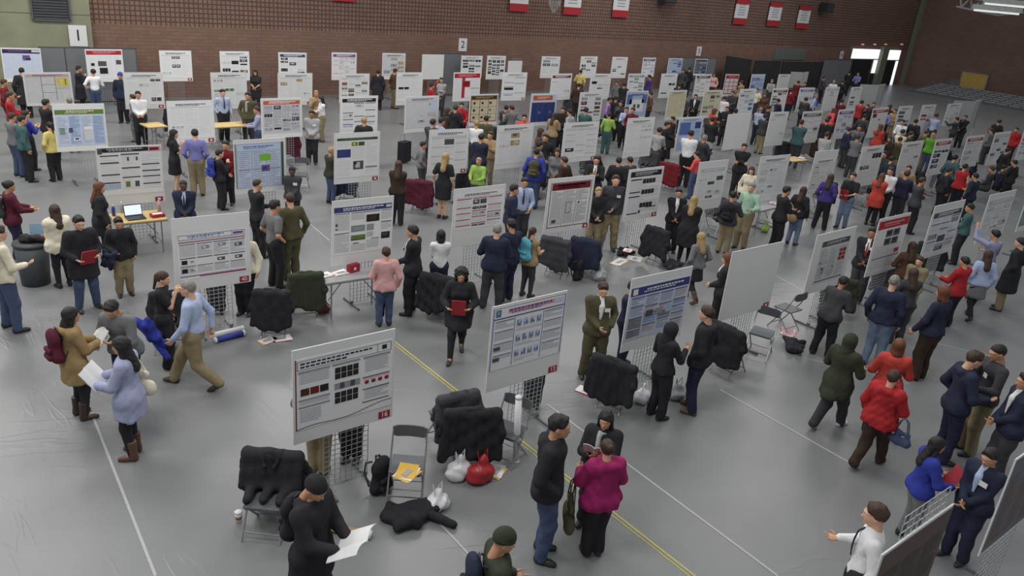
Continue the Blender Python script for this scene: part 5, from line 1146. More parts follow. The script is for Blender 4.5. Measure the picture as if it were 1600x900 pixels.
p(1507, 544, 62, 'short.hbrown', 'jacket.navy', 'jeans.navy', 'pocket,elbow', 'stand', foot=(1464, 718), skin=0, nod=.3, ex='hood', label='person in navy jacket and dark jeans talking to a khaki trousered listener')
p(1543, 532, 238, 'crop.hblack', 'sweater.char', 'trousers.khaki', 'elbow,chin', 'stand', foot=(1508, 706), skin=1, ex='badge', nod=.35, label='person in charcoal sweater and khaki trousers with badge, hands raised')
I = p(1388, 573, 18, 'short.hbrown', 'puffer.red', 'trousers.dbrown', 'side,elbow', 'walk', foot=(1352, 728), skin=0, ex='hood', fat=.95, label='person in crimson padded jacket walking away, small blue bag at hip')
I['att'] += [0]; I['att'][-1] = handbag(I['ctr'](.62, .2, .02), I['rz'], 'denim', 'small blue bag at the hip of the crimson jacket', .8, .2)
p(1408, 531, 350, 'bob.auburn', 'jacket.coral', 'slacks.dbrown', 'elbow,elbow', 'stand', H=1.66, skin=0, label='person in bright red jacket just beyond the crimson padded one')
p(1327, 517, 25, 'hood.dolive', 'coat.dolive', 'trousers.char', 'elbow,elbow', 'walk', foot=(1290, 668), skin=1, shoe='shoe.white', label='person in dark green hooded coat walking in white sneakers')
p(1331, 437, 20, 'short.hblack', 'jacket.char', 'trousers.black', 'front,elbow', 'wide', foot=(1280, 556), skin=2, lean=.3, label='person in charcoal jacket bending towards the dark titled front poster')
p(1388, 428, 12, 'crop.hgrey', 'sweater.navy', 'jeans.ldenim', 'elbow,elbow', 'stand', foot=(1358, 572), skin=0, fat=1.1, label='person in navy sweater and pale jeans, back turned, right of the bending one')
p(1423, 418, 330, 'long.hbrown', 'sweater.char', 'slacks.char', 'elbow,front', 'stand', foot=(1396, 536), skin=0, label='person in charcoal sweater facing left behind the pale jeans')
I = p(1462, 443, 300, 'bob.auburn', 'sweater.navy', 'slacks.dbrown', 'side,side', 'stand', foot=(1434, 592), skin=0, label='person in navy sweater and brown trousers carrying a red folder low')
folder(I, 'red', 'red folder hanging from the hand of the brown trousered person', hand=1, pitch=.5, off=(.05, .1, 0))
p(1536, 386, 335, 'long.hbrown', 'sweater.lblue', 'skirt.grey', 'elbow,elbow', 'walk', foot=(1512, 498), skin=0, ex='tights', label='person in pale blue sweater, grey skirt and black tights at right')
p(1560, 360, 305, 'short.hblack', 'shirt.lav', 'jeans.denim', 'up,elbow', 'stand', H=1.74, skin=1, label='person in lavender blue shirt raising an arm to the faint front poster')
p(1512, 402, 300, 'short.hblack', 'jacket.red', 'trousers.black', 'elbow,elbow', 'stand', H=1.6, skin=1, label='person in red jacket beside the pale blue sweater at right')
p(1600, 372, 280, 'short.hblack', 'longcoat.black', 'trousers.khaki', 'elbow,elbow', 'stand', H=1.76, skin=0, label='person in long black coat cut by the right edge')
p(1428, 381, 340, 'long.hbrown', 'sweater.brown', 'slacks.khaki', 'elbow,chin', 'stand', H=1.64, skin=0, label='person in brown sweater seen from behind before the red titled front poster')
p(1441, 398, 200, 'short.hbrown', 'jacket.khaki', 'trousers.khaki', 'elbow,elbow', 'stand', H=1.5, skin=0, label='person in khaki jacket low behind the brown sweater')
p(1354, 354, 185, 'short.hblack', 'suit.black', 'trousers.char', 'front,front', 'stand', foot=(1333, 472), skin=2, ex='badge,vshirt,redtie,tie', label='person in black suit and red tie standing between two front row posters')
p(1522, 319, 265, 'short.hblack', 'sweater.teal', 'trousers.black', 'front,front', 'stand', foot=(1490, 412), skin=1, ex='badge', label='person in slate green sweater standing beside the grey titled front poster')
p(945, 440, 165, 'short.hbrown', 'suit.olive', 'trousers.olive', 'pocket,front', 'wide', foot=(922, 586), skin=0, ex='vshirt,badge', nod=.35, fat=1.08, label='person in olive brown suit and white shirt beside the indigo titled poster')
p(986, 439, 110, 'short.hblack', 'sweater.navy', 'trousers.navy', 'front,front', 'stand', foot=(968, 568), skin=1, label='person in navy sweater half hidden by the indigo titled poster')
p(1041, 503, 48, 'hood.black', 'sweater.black', 'trousers.black', 'elbow,phone', 'stand', foot=(1022, 652), skin=1, label='person in black with black headscarf, hand raised to the indigo poster')
p(1104, 478, 285, 'short.hbrown', 'jacket.black', 'jeans.navy', 'pocket,pocket', 'shift', foot=(1078, 643), skin=0, ex='hood', shoe='shoe.brown', fat=1.1, label='person in bulky black jacket and dark jeans facing the headscarf')
p(1141, 396, 280, 'long.auburn', 'suit.black', 'trousers.black', 'front,front', 'stand', H=1.66, skin=0, ex='vshirt', label='person in black suit standing at the left edge of the blank front board')
p(1092, 360, 318, 'long.blond', 'sweater.grey', 'skirt.black', 'pocket,pocket', 'walk', foot=(1078, 470), skin=0, ex='tights', shoe='boot.brown', label='person in grey sweater walking in brown boots, right of the indigo poster')
p(1077, 305, 10, 'long.blond', 'longcoat.black', 'leggings.black', 'elbow,elbow', 'stand', foot=(1066, 412), skin=0, label='person in long black coat, back turned, in the second row')
p(1062, 294, 175, 'short.hblack', 'suit.black', 'trousers.black', 'front,front', 'stand', H=1.66, skin=1, ex='vshirt', label='person in black suit facing the long black coat')
I = p(1139, 298, 12, 'short.hblack', 'jacket.char', 'trousers.khaki', 'down,elbow', 'stand', foot=(1127, 396), skin=1, label='person in charcoal jacket and khaki trousers with black backpack')
worn(I, 'black', 'black backpack worn over the charcoal jacket and khaki trousers')
p(1160, 283, 200, 'short.hgrey', 'shirt.mint', 'trousers.khaki', 'elbow,down', 'stand', foot=(1155, 388), skin=0, label='person in mint green shirt and khaki trousers')
p(1176, 260, 185, 'long.hbrown', 'sweater.cream', 'jeans.char', 'elbow,elbow', 'stand', H=1.64, skin=0, label='person in cream sweater facing forward beyond the mint shirt')
p(1151, 222, 178, 'short.hblack', 'suit.black', 'trousers.black', 'cross,cross', 'stand', foot=(1147, 308), skin=1, label='person in black suit, arms folded, below the blank third row board')
p(957, 275, 172, 'short.hbrown', 'sweater.char', 'trousers.khaki', 'front,down', 'wide', foot=(946, 394), skin=0, ex='badge', nod=.05, fat=1.08, label='person in charcoal sweater and khaki trousers, badge on chest, facing forward')
p(936, 290, 165, 'short.blond', 'jacket.black', 'trousers.khaki', 'front,front', 'stand', H=1.66, skin=0, label='person in black jacket behind the khaki trousered one with the badge')
p(820, 277, 170, 'short.hblack', 'shirt.lblue', 'trousers.char', 'carry,carry', 'stand', H=1.72, skin=1, ex='tie', label='person in pale blue shirt and tie reading beside the red framed poster')
p(802, 288, 80, 'short.hblack', 'jacket.navy', 'trousers.navy', 'elbow,elbow', 'stand', H=1.75, skin=1, fat=1.1, label='person in navy jacket at the right edge of the red ruled poster')
p(769, 350, 5, 'crop.hgrey', 'jacket.navy', 'trousers.char', 'elbow,elbow', 'wide', foot=(766, 482), skin=0, fat=1.12, label='broad person in dark navy jacket, back turned, below the red ruled poster')
p(798, 340, 320, 'short.hblack', 'suit.navy', 'trousers.navy', 'front,front', 'stand', foot=(790, 466), skin=1, label='person in dark navy suit beside the broad navy jacket')
I = p(824, 367, 35, 'pony.hbrown', 'vest.tan', 'leggings.char', 'elbow,elbow', 'stand', foot=(820, 467), skin=0, label='person in tan jacket with a turquoise backpack')
worn(I, 'cyan', 'turquoise backpack on the tan jacket')
p(690, 360, 350, 'bob.hblack', 'tee.white', 'jeans.navy', 'front,front', 'stand', H=1.54, skin=1, label='person in white tee shirt, back turned, left of the red ruled poster')
I = p(723, 414, 182, 'curly.hblack', 'coat.black', 'leggings.black', 'elbow,elbow', 'walk', foot=(712, 556), skin=1, nod=.3, label='person in black coat holding a red folder, centre of the floor')
folder(I, 'red', 'red folder held by the walker in the black coat', pitch=1.25)
p(642, 352, 288, 'short.hblack', 'suit.black', 'trousers.black', 'front,front', 'wide', foot=(642, 489), skin=1, ex='badge,vshirt', look=0, label='person in black suit clasping hands, right of the pink blazer')
I = p(607, 392, 350, 'short.hbrown', 'jacket.pink', 'jeans.denim', 'carry,down', 'stand', foot=(600, 509), skin=0, label='person in pale pink blazer and jeans, back turned, at the white table')
t = coatpile((585, 470), 'black', 'black coat carried over the arm of the pink blazer', .55, 0, 2.5, 4); t.location = Vector(I['hands'][0]) + Vector((0, 0, -.5)); t.rotation_euler = (0, 1.35, I['rz']); I['att'].append(t)
p(302, 430, 290, 'crop.hgrey', 'shirt.lblue', 'trousers.khaki', 'swing,swingb', 'stride', foot=(308, 604), skin=0, shoe='shoe.dbrown', fat=1.08, label='person in pale blue shirt and khaki trousers striding left')
I = p(190, 527, 292, 'long.hblack', 'coat.lav', 'leggings.black', 'read,read', 'stand', foot=(212, 712), skin=1, shoe='boot.brown', label='person in lavender coat and tan boots with papers and a cream tote')
booklet(I, 'newspaper sheets held by the person in the lavender coat', pitch=.9, s=1.0); I['att'] += [0]; I['att'][-1] = handbag(I['ctr'](.78, .13, .0), I['rz'] + 1.57, 'cream', 'cream tote bag on the shoulder of the lavender coat', 1.25, .2, 'tote_bag')
I = p(104, 481, 75, 'long.hblack', 'coat.beige', 'leggings.black', 'hold,hold', 'stand', foot=(127, 652), skin=1, ex='hood', shoe='boot.dbrown', label='person in beige hooded coat holding up a white paper, far left')
booklet(I, 'white paper held by the person in the beige coat', pitch=1.0, s=.8); worn(I, 'maroon', 'maroon backpack on the beige coat')
I = p(188, 462, 215, 'short.hblack', 'hoodie.grey', 'jeans.navy', 'phone,elbow', 'stand', H=1.72, skin=1, lean=.25, nod=.4, label='person in grey hooded jacket bending forward with a blue padded jacket')
t = coatpile((230, 560), 'royal', 'bright blue padded jacket over the arm of the grey hooded person', .9, 0, 2.0, 9); t.location = Vector(at(229, 590)) + Vector((0, 0, .72)); t.rotation_euler = (0, 1.15, .3); I['att'].append(t)
p(231, 425, 105, 'pony.hbrown', 'tee.black', 'trousers.black', 'down,chin', 'stand', foot=(262, 572), skin=0, ex='badge', label='person in black tee shirt with badge, hand at mouth, near the boxed poster')
I = p(122, 336, 160, 'short.hblack', 'coat.black', 'jeans.denim', 'carry,carry', 'wide', foot=(138, 482), skin=0, nod=.25, fat=1.08, label='person in black coat and blue jeans holding a red folder at left')
folder(I, 'red', 'red folder held by the person in black coat and blue jeans', pitch=1.1)
I = p(182, 343, 172, 'short.hblack', 'jacket.black', 'trousers.khaki', 'down,carry', 'stand', foot=(196, 460), skin=1, nod=.25, label='person in black jacket and khaki trousers with a dark jacket over the arm')
t = coatpile((208, 440), 'navy', 'navy jacket over the arm of the khaki trousered person at left', .5, 0, 2.6, 5); t.location = Vector(I['hands'][1]) + Vector((0, 0, -.1)); t.rotation_euler = (0, 1.3, I['rz']); I['att'].append(t)
p(149, 284, 85, 'long.auburn', 'coat.black', 'leggings.black', 'elbow,elbow', 'stand', foot=(165, 408), skin=0, label='person in dark coat standing left of the table with the laptop')
p(88, 320, 340, 'long.hbrown', 'puffer.cream', 'leggings.black', 'elbow,elbow', 'stand', foot=(102, 448), skin=0, label='person in cream fleece jacket behind the black coat and jeans')
I = p(8, 352, 70, 'short.hbrown', 'sweater.cream', 'jeans.denim', 'down,elbow', 'wide', foot=(18, 516), skin=0, label='person in cream sweater and jeans at the left edge')
worn(I, 'black', 'black backpack on the cream sweater at the left edge')
I = p(10, 282, 80, 'bun.hblack', 'jacket.maroon', 'jeans.navy', 'elbow,elbow', 'stand', H=1.64, skin=1, label='person in maroon jacket at the left edge')
worn(I, 'char', 'charcoal backpack on the maroon jacket')
p(400, 280, 60, 'receding.hbrown', 'sweater.black', 'trousers.black', 'elbow,elbow', 'stand', H=1.74, skin=0, label='person in black sweater and black trousers standing before the pale blue poster')
p(450, 258, 190, 'short.hblack', 'suit.char', 'trousers.black', 'front,front', 'stand', foot=(458, 352), skin=3, ex='badge', label='person in charcoal blazer with badge right of the pale blue poster')
p(446, 303, 330, 'crop.hbrown', 'sweater.olive', 'trousers.olive', 'elbow,elbow', 'stand', foot=(456, 438), skin=0, label='person in olive brown sweater, back turned, left of the blue titled poster')
I = p(428, 312, 60, 'short.hblack', 'tee.grey', 'trousers.black', 'elbow,elbow', 'stand', foot=(430, 448), skin=1, label='person in grey tee shirt with dark bundle beside the olive sweater')
t = coatpile((415, 400), 'char', 'dark patterned jacket bundle held beside the grey tee shirt', .45, 0, 2.6, 6); t.location = Vector(I['hands'][0]) + Vector((0, 0, -.1)); t.rotation_euler = (0, 1.3, I['rz']); I['att'].append(t)
p(286, 281, 185, 'crop.hblack', 'suit.navy', 'trousers.navy', 'front,front', 'stand', H=1.6, skin=3, ex='vshirt,vblue,tie', label='person in navy suit with pale blue shirt behind the boxed poster')
p(304, 202, 5, 'short.hblack', 'shirt.violet', 'trousers.khaki', 'pocket,pocket', 'stand', foot=(310, 306), skin=0, fat=1.08, label='person in violet shirt and khaki trousers, back turned')
p(271, 202, 95, 'long.hblack', 'dress.black', 'skirt.black', 'down,chin', 'close', foot=(276, 302), skin=0, label='person in black dress, hand at chin, beside the violet shirt')
I = p(331, 232, 75, 'short.hblack', 'jacket.black', 'trousers.black', 'elbow,elbow', 'stand', foot=(345, 325), skin=0, label='person in black jacket left of the pale blue poster'); worn(I, 'blue', 'blue backpack on the black jacket by the pale blue poster')
p(353, 221, 200, 'short.hblack', 'sweater.dred', 'trousers.black', 'elbow,elbow', 'stand', H=1.66, skin=1)
p(76, 193, 330, 'pony.hblack', 'sweater.yellow', 'trousers.black', 'elbow,elbow', 'stand', foot=(90, 286), skin=0, label='person in pale yellow sweater and black trousers, left of the green titled poster')
p(48, 173, 60, 'short.hblack', 'shirt.royal', 'trousers.black', 'elbow,elbow', 'stand', foot=(50, 266), skin=0, label='person in royal blue shirt and black trousers at far left')
p(69, 155, 60, 'short.hblack', 'jacket.black', 'trousers.black', 'elbow,elbow')
p(16, 176, 60, 'short.hbrown', 'sweater.grey', 'jeans.denim', 'elbow,elbow'); p(31, 180, 80, 'short.hblack', 'sweater.teal', 'trousers.black', 'elbow,elbow')
p(12, 143, 90, 'short.hbrown', 'shirt.red', 'trousers.char', 'hold,hold'); p(4, 124, 90, 'short.hbrown', 'jacket.dred', 'trousers.black', 'elbow,elbow')
p(33, 106, 0, 'short.hblack', 'longcoat.black', 'trousers.black', 'elbow,elbow'); p(121, 103, 90, 'short.hblack', 'longcoat.black', 'trousers.black', 'elbow,elbow')
p(145, 108, 0, 'short.hblack', 'shirt.white', 'jeans.denim', 'hip,elbow', label='person in white shirt, back turned, before the red titled wall poster')
p(188, 113, 200, 'beanie.blue', 'jacket.navy', 'trousers.black', 'elbow,elbow'); p(108, 152, 0, 'short.hgrey', 'sweater.grey', 'trousers.char')
p(215, 140, 180, 'short.hblack', 'shirt.white', 'trousers.black', 'elbow,elbow'); p(213, 152, 300, 'short.hbrown', 'suit.grey', 'trousers.grey', 'elbow,elbow', foot=(215, 224), label='person in grey suit standing left of the tan table')
p(347, 139, 160, 'short.hblack', 'shirt.lblue', 'trousers.black', 'down,pocket', skin=0, ex='tie', label='person in pale blue shirt and dark tie behind the tan table')
p(387, 144, 190, 'short.hblack', 'sweater.olive', 'trousers.char', 'elbow,elbow', ex='scarf'); p(399, 109, 190, 'long.hblack', 'dress.black', 'leggings.black', 'front,front'); p(403, 166, 270, 'short.hbrown', 'shirt.lav', 'jeans.denim', 'elbow,elbow')
p(494, 141, 180, 'short.blond', 'sweater.tan', 'trousers.khaki', 'elbow,elbow'); p(504, 150, 250, 'long.hblack', 'shirt.white', 'trousers.khaki', 'cross,cross', foot=(503, 221), skin=0, label='person in white blouse and khaki trousers, arms folded')
p(484, 172, 190, 'short.hblack', 'jacket.lgrey', 'trousers.black', 'front,front', foot=(488, 256), skin=2, ex='badge', label='person in grey jacket and black trousers right of the orange titled poster')
p(569, 183, 0, 'short.blond', 'jacket.black', 'trousers.char', 'elbow,elbow'); p(516, 230, 60, 'short.blond', 'jacket.dolive', 'jeans.denim', 'elbow,elbow', foot=(516, 318), label='person in dark green jacket half behind the dark green titled poster')
p(616, 251, 10, 'long.hbrown', 'sweater.dbrown', 'trousers.black', 'front,front', foot=(619, 352), skin=0, label='person in dark brown top and black trousers, right of the dark green titled poster')
p(692, 239, 20, 'long.blond', 'dress.black', 'skirt.black', 'down,down', 'close', foot=(690, 341), skin=0, label='person in black dress with bare legs before the grey ruled poster')
I = p(659, 221, 80, 'short.hblack', 'sweater.grey', 'trousers.char', 'elbow,elbow', foot=(656, 302), skin=1, label='person in grey sweater with a red folder left of the grey ruled poster'); folder(I, 'red', 'red folder held beside the grey ruled third row poster', pitch=1.1)
p(752, 209, 20, 'short.hblack', 'suit.navy', 'trousers.navy', 'front,front', H=1.74, label='person in navy suit between the third row posters, back turned'); p(767, 205, 200, 'short.hbrown', 'sweater.tan', 'trousers.khaki', 'elbow,elbow'); p(760, 181, 0, 'short.hblack', 'shirt.olive', 'trousers.khaki', 'elbow,elbow'); p(745, 188, 0, 'short.blond', 'shirt.white', 'trousers.char', 'elbow,elbow')
p(749, 246, 200, 'short.blond', 'sweater.lime', 'jeans.denim', 'elbow,elbow', H=1.5, label='person in lime green sweater above the red ruled poster')
p(676, 185, 30, 'short.hblack', 'jacket.char', 'trousers.black', 'elbow,elbow'); p(689, 185, 60, 'short.hblack', 'shirt.lav', 'jeans.denim', 'elbow,elbow')
p(690, 121, 180, 'short.hbrown', 'shirt.lgrey', 'trousers.char', 'elbow,elbow'); p(674, 130, 70, 'short.hblack', 'jacket.red', 'trousers.black', 'up,elbow'); p(591, 109, 10, 'short.hblack', 'longcoat.black', 'trousers.black', 'down,down'); p(617, 107, 60, 'short.hbrown', 'sweater.brown', 'trousers.khaki', 'elbow,elbow')
p(722, 160, 180, 'short.hblack', 'sweater.red', 'trousers.black', 'elbow,elbow'); p(712, 164, 20, 'short.hbrown', 'jacket.black', 'trousers.black', 'elbow,elbow'); p(698, 168, 80, 'bob.hbrown', 'jacket.dbrown', 'trousers.black', 'elbow,elbow')
p(791, 166, 20, 'short.hblack', 'jacket.char', 'trousers.black', 'elbow,elbow'); p(801, 163, 320, 'short.hbrown', 'sweater.grey', 'trousers.char', 'elbow,elbow'); p(820, 178, 180, 'short.hblack', 'sweater.rose', 'trousers.char', 'elbow,elbow')
I = p(839, 232, 10, 'short.hblack', 'jacket.blue', 'jeans.denim', 'elbow,elbow', H=1.74, label='person in bright blue jacket with an olive backpack, back turned'); worn(I, 'olive', 'olive backpack on the bright blue jacket')
p(872, 231, 185, 'long.hbrown', 'sweater.grey', 'trousers.char', 'front,front', label='person in grey sweater facing forward below the blank topped poster'); p(884, 245, 300, 'short.hbrown', 'jacket.dbrown', 'trousers.black')
p(844, 200, 90, 'bob.hbrown', 'sweater.brown', 'trousers.black', 'elbow,elbow'); p(854, 209, 200, 'short.hblack', 'jacket.black', 'trousers.black', 'elbow,elbow'); p(842, 221, 60, 'short.hblack', 'sweater.grey', 'trousers.black', 'elbow,elbow')
p(866, 176, 30, 'long.hbrown', 'jacket.tan', 'trousers.char', 'elbow,elbow'); p(881, 167, 200, 'short.hblack', 'jacket.black', 'trousers.black', 'front,front'); p(892, 171, 300, 'short.hblack', 'shirt.lgrey', 'jeans.navy', 'elbow,elbow')
p(908, 109, 0, 'short.hblack', 'shirt.yellow', 'trousers.brown', 'elbow,elbow', label='person in yellow shirt and brown trousers before the wall row'); p(965, 127, 200, 'short.hbrown', 'sweater.grey', 'trousers.black', 'elbow,elbow'); p(976, 129, 20, 'short.hblack', 'jacket.black', 'trousers.black', 'elbow,elbow'); p(1016, 117, 300, 'short.hblack', 'sweater.purple', 'trousers.black', 'elbow,elbow')
p(952, 152, 90, 'short.hblack', 'shirt.lilac', 'trousers.black', 'elbow,elbow', label='person in lilac shirt facing right in the fourth row aisle'); p(953, 176, 10, 'short.hblack', 'shirt.lime', 'trousers.teal', 'elbow,elbow', foot=(944, 240), label='person in yellow green shirt, back turned, in the fourth row aisle')
p(916, 168, 20, 'short.hblack', 'jacket.teal', 'trousers.black', 'elbow,elbow'); p(980, 167, 180, 'short.hblack', 'shirt.lblue', 'trousers.black', 'elbow,elbow'); p(990, 168, 200, 'short.hblack', 'sweater.dred', 'trousers.black', 'elbow,elbow'); p(1018, 143, 270, 'short.hblack', 'sweater.brown', 'trousers.black', 'elbow,elbow')
p(1031, 199, 20, 'short.hblack', 'shirt.lgrey', 'trousers.char', 'elbow,elbow'); p(1042, 190, 90, 'short.hblack', 'longcoat.black', 'trousers.black', 'elbow,elbow'); p(1053, 182, 250, 'short.hblack', 'longcoat.black', 'trousers.black', 'elbow,elbow')
p(1077, 203, 8, 'short.hblack', 'shirt.white', 'trousers.black', 'front,front', 'stand', foot=(1065, 292), skin=1, fat=1.1, label='person in white shirt and black trousers, back turned, at the sky blue poster')
p(1085, 244, 290, 'short.hblack', 'shirt.rose', 'jeans.denim', 'elbow,elbow', 'stand', foot=(1078, 310), skin=0, label='person in rose red shirt and jeans beside the white shirt')
p(1088, 147, 185, 'short.hblack', 'suit.black', 'trousers.black', 'front,front', ex='vshirt'); p(1078, 105, 20, 'short.hblack', 'jacket.black', 'trousers.black', 'elbow,elbow'); p(1068, 108, 200, 'short.hblack', 'sweater.char', 'trousers.black')
p(933, 243, 180, 'short.hblack', 'suit.black', 'trousers.black', 'elbow,elbow', ex='vshirt,tie', label='person in black suit with white shirt front below the blank topped poster'); p(968, 244, 5, 'short.hblack', 'jacket.black', 'trousers.black', 'elbow,elbow', fat=1.1); p(986, 247, 320, 'short.hblack', 'suit.char', 'trousers.char', 'front,front', ex='vshirt')
p(1117, 114, 200, 'long.hbrown', 'sweater.pink', 'trousers.dbrown', 'elbow,elbow'); p(1160, 126, 300, 'short.hbrown', 'jacket.tan', 'trousers.black', 'elbow,elbow'); p(1207, 124, 180, 'short.hgrey', 'shirt.lgrey', 'trousers.char', 'elbow,elbow')
p(1237, 120, 0, 'short.hbrown', 'sweater.red', 'trousers.black', 'elbow,elbow'); p(1237, 139, 20, 'short.hblack', 'sweater.dred', 'jeans.navy', 'elbow,elbow'); p(1184, 138, 180, 'short.hblack', 'shirt.cream', 'trousers.char', 'elbow,elbow'); p(1197, 145, 200, 'bob.hbrown', 'sweater.brown', 'trousers.black')
p(1133, 150, 10, 'short.hbrown', 'shirt.white', 'trousers.black', 'elbow,elbow'); p(1138, 166, 200, 'short.hblack', 'jacket.black', 'trousers.black', 'elbow,elbow'); p(1116, 169, 60, 'bob.auburn', 'sweater.coral', 'jeans.navy', 'elbow,elbow'); p(1114, 183, 20, 'short.hblack', 'jacket.black', 'skirt.lgrey', 'elbow,elbow', ex='tights')
p(1101, 211, 40, 'short.hgrey', 'jacket.char', 'trousers.black', 'elbow,elbow'); p(1189, 168, 20, 'short.hgrey', 'shirt.lblue', 'trousers.navy', 'elbow,elbow'); p(1180, 176, 30, 'short.hblack', 'jacket.char', 'trousers.khaki', 'elbow,elbow', foot=(1183, 240), label='person in charcoal jacket and khaki trousers right of the blank third row board')
p(1241, 185, 10, 'short.hbrown', 'jacket.teal', 'trousers.char', 'elbow,elbow', foot=(1236, 262), label='person in slate green jacket, back turned, between third row posters'); p(1293, 206, 20, 'short.hbrown', 'shirt.lgrey', 'trousers.char', 'elbow,elbow'); p(1296, 181, 20, 'short.hblack', 'sweater.rose', 'trousers.black', 'elbow,elbow'); p(1274, 140, 200, 'short.hblack', 'shirt.blue', 'trousers.black', 'elbow,elbow')
I = p(1293, 271, 10, 'long.hbrown', 'sweater.purple', 'trousers.black', 'elbow,elbow', 'wide', foot=(1278, 358), skin=0, label='person in purple sweater and black trousers, back turned, second row')
I = p(1326, 268, 200, 'short.hbrown', 'tee.black', 'jeans.ldenim', 'elbow,elbow', 'stand', foot=(1313, 356), skin=0, label='person in black tee shirt and pale jeans right of the purple sweater'); folder(I, 'red', 'red folder held against the black tee shirt and pale jeans', pitch=1.4)
I = p(1246, 290, 20, 'long.hbrown', 'jacket.black', 'jeans.ldenim', 'elbow,elbow', 'stand', foot=(1235, 382), skin=0, label='person in black jacket and pale jeans with a tan handbag'); I['att'] += [0]; I['att'][-1] = handbag(I['ctr'](.72, -.12, -.1), I['rz'], 'tan', 'tan leather handbag on the black jacket and pale jeans', 1.3, .15)
p(1229, 291, 60, 'short.hblack', 'jacket.black', 'trousers.black', 'elbow,elbow'); I = p(1371, 268, 15, 'long.auburn', 'coat.coral', 'leggings.black', 'elbow,elbow', 'stand', foot=(1358, 350), skin=0, label='person in orange red coat, back turned, second row')
p(1394, 261, 200, 'short.hbrown', 'shirt.white', 'trousers.black', 'front,front', label='person in white shirt facing the orange red coat'); p(1418, 268, 20, 'short.hbrown', 'sweater.navy', 'trousers.char', 'elbow,elbow', fat=1.15, label='broad person in navy sweater right of the white shirt, second row'); p(1441, 277, 60, 'short.hbrown', 'jacket.char', 'trousers.black', 'elbow,elbow'); p(1422, 258, 190, 'short.hbrown', 'sweater.tan', 'trousers.char')
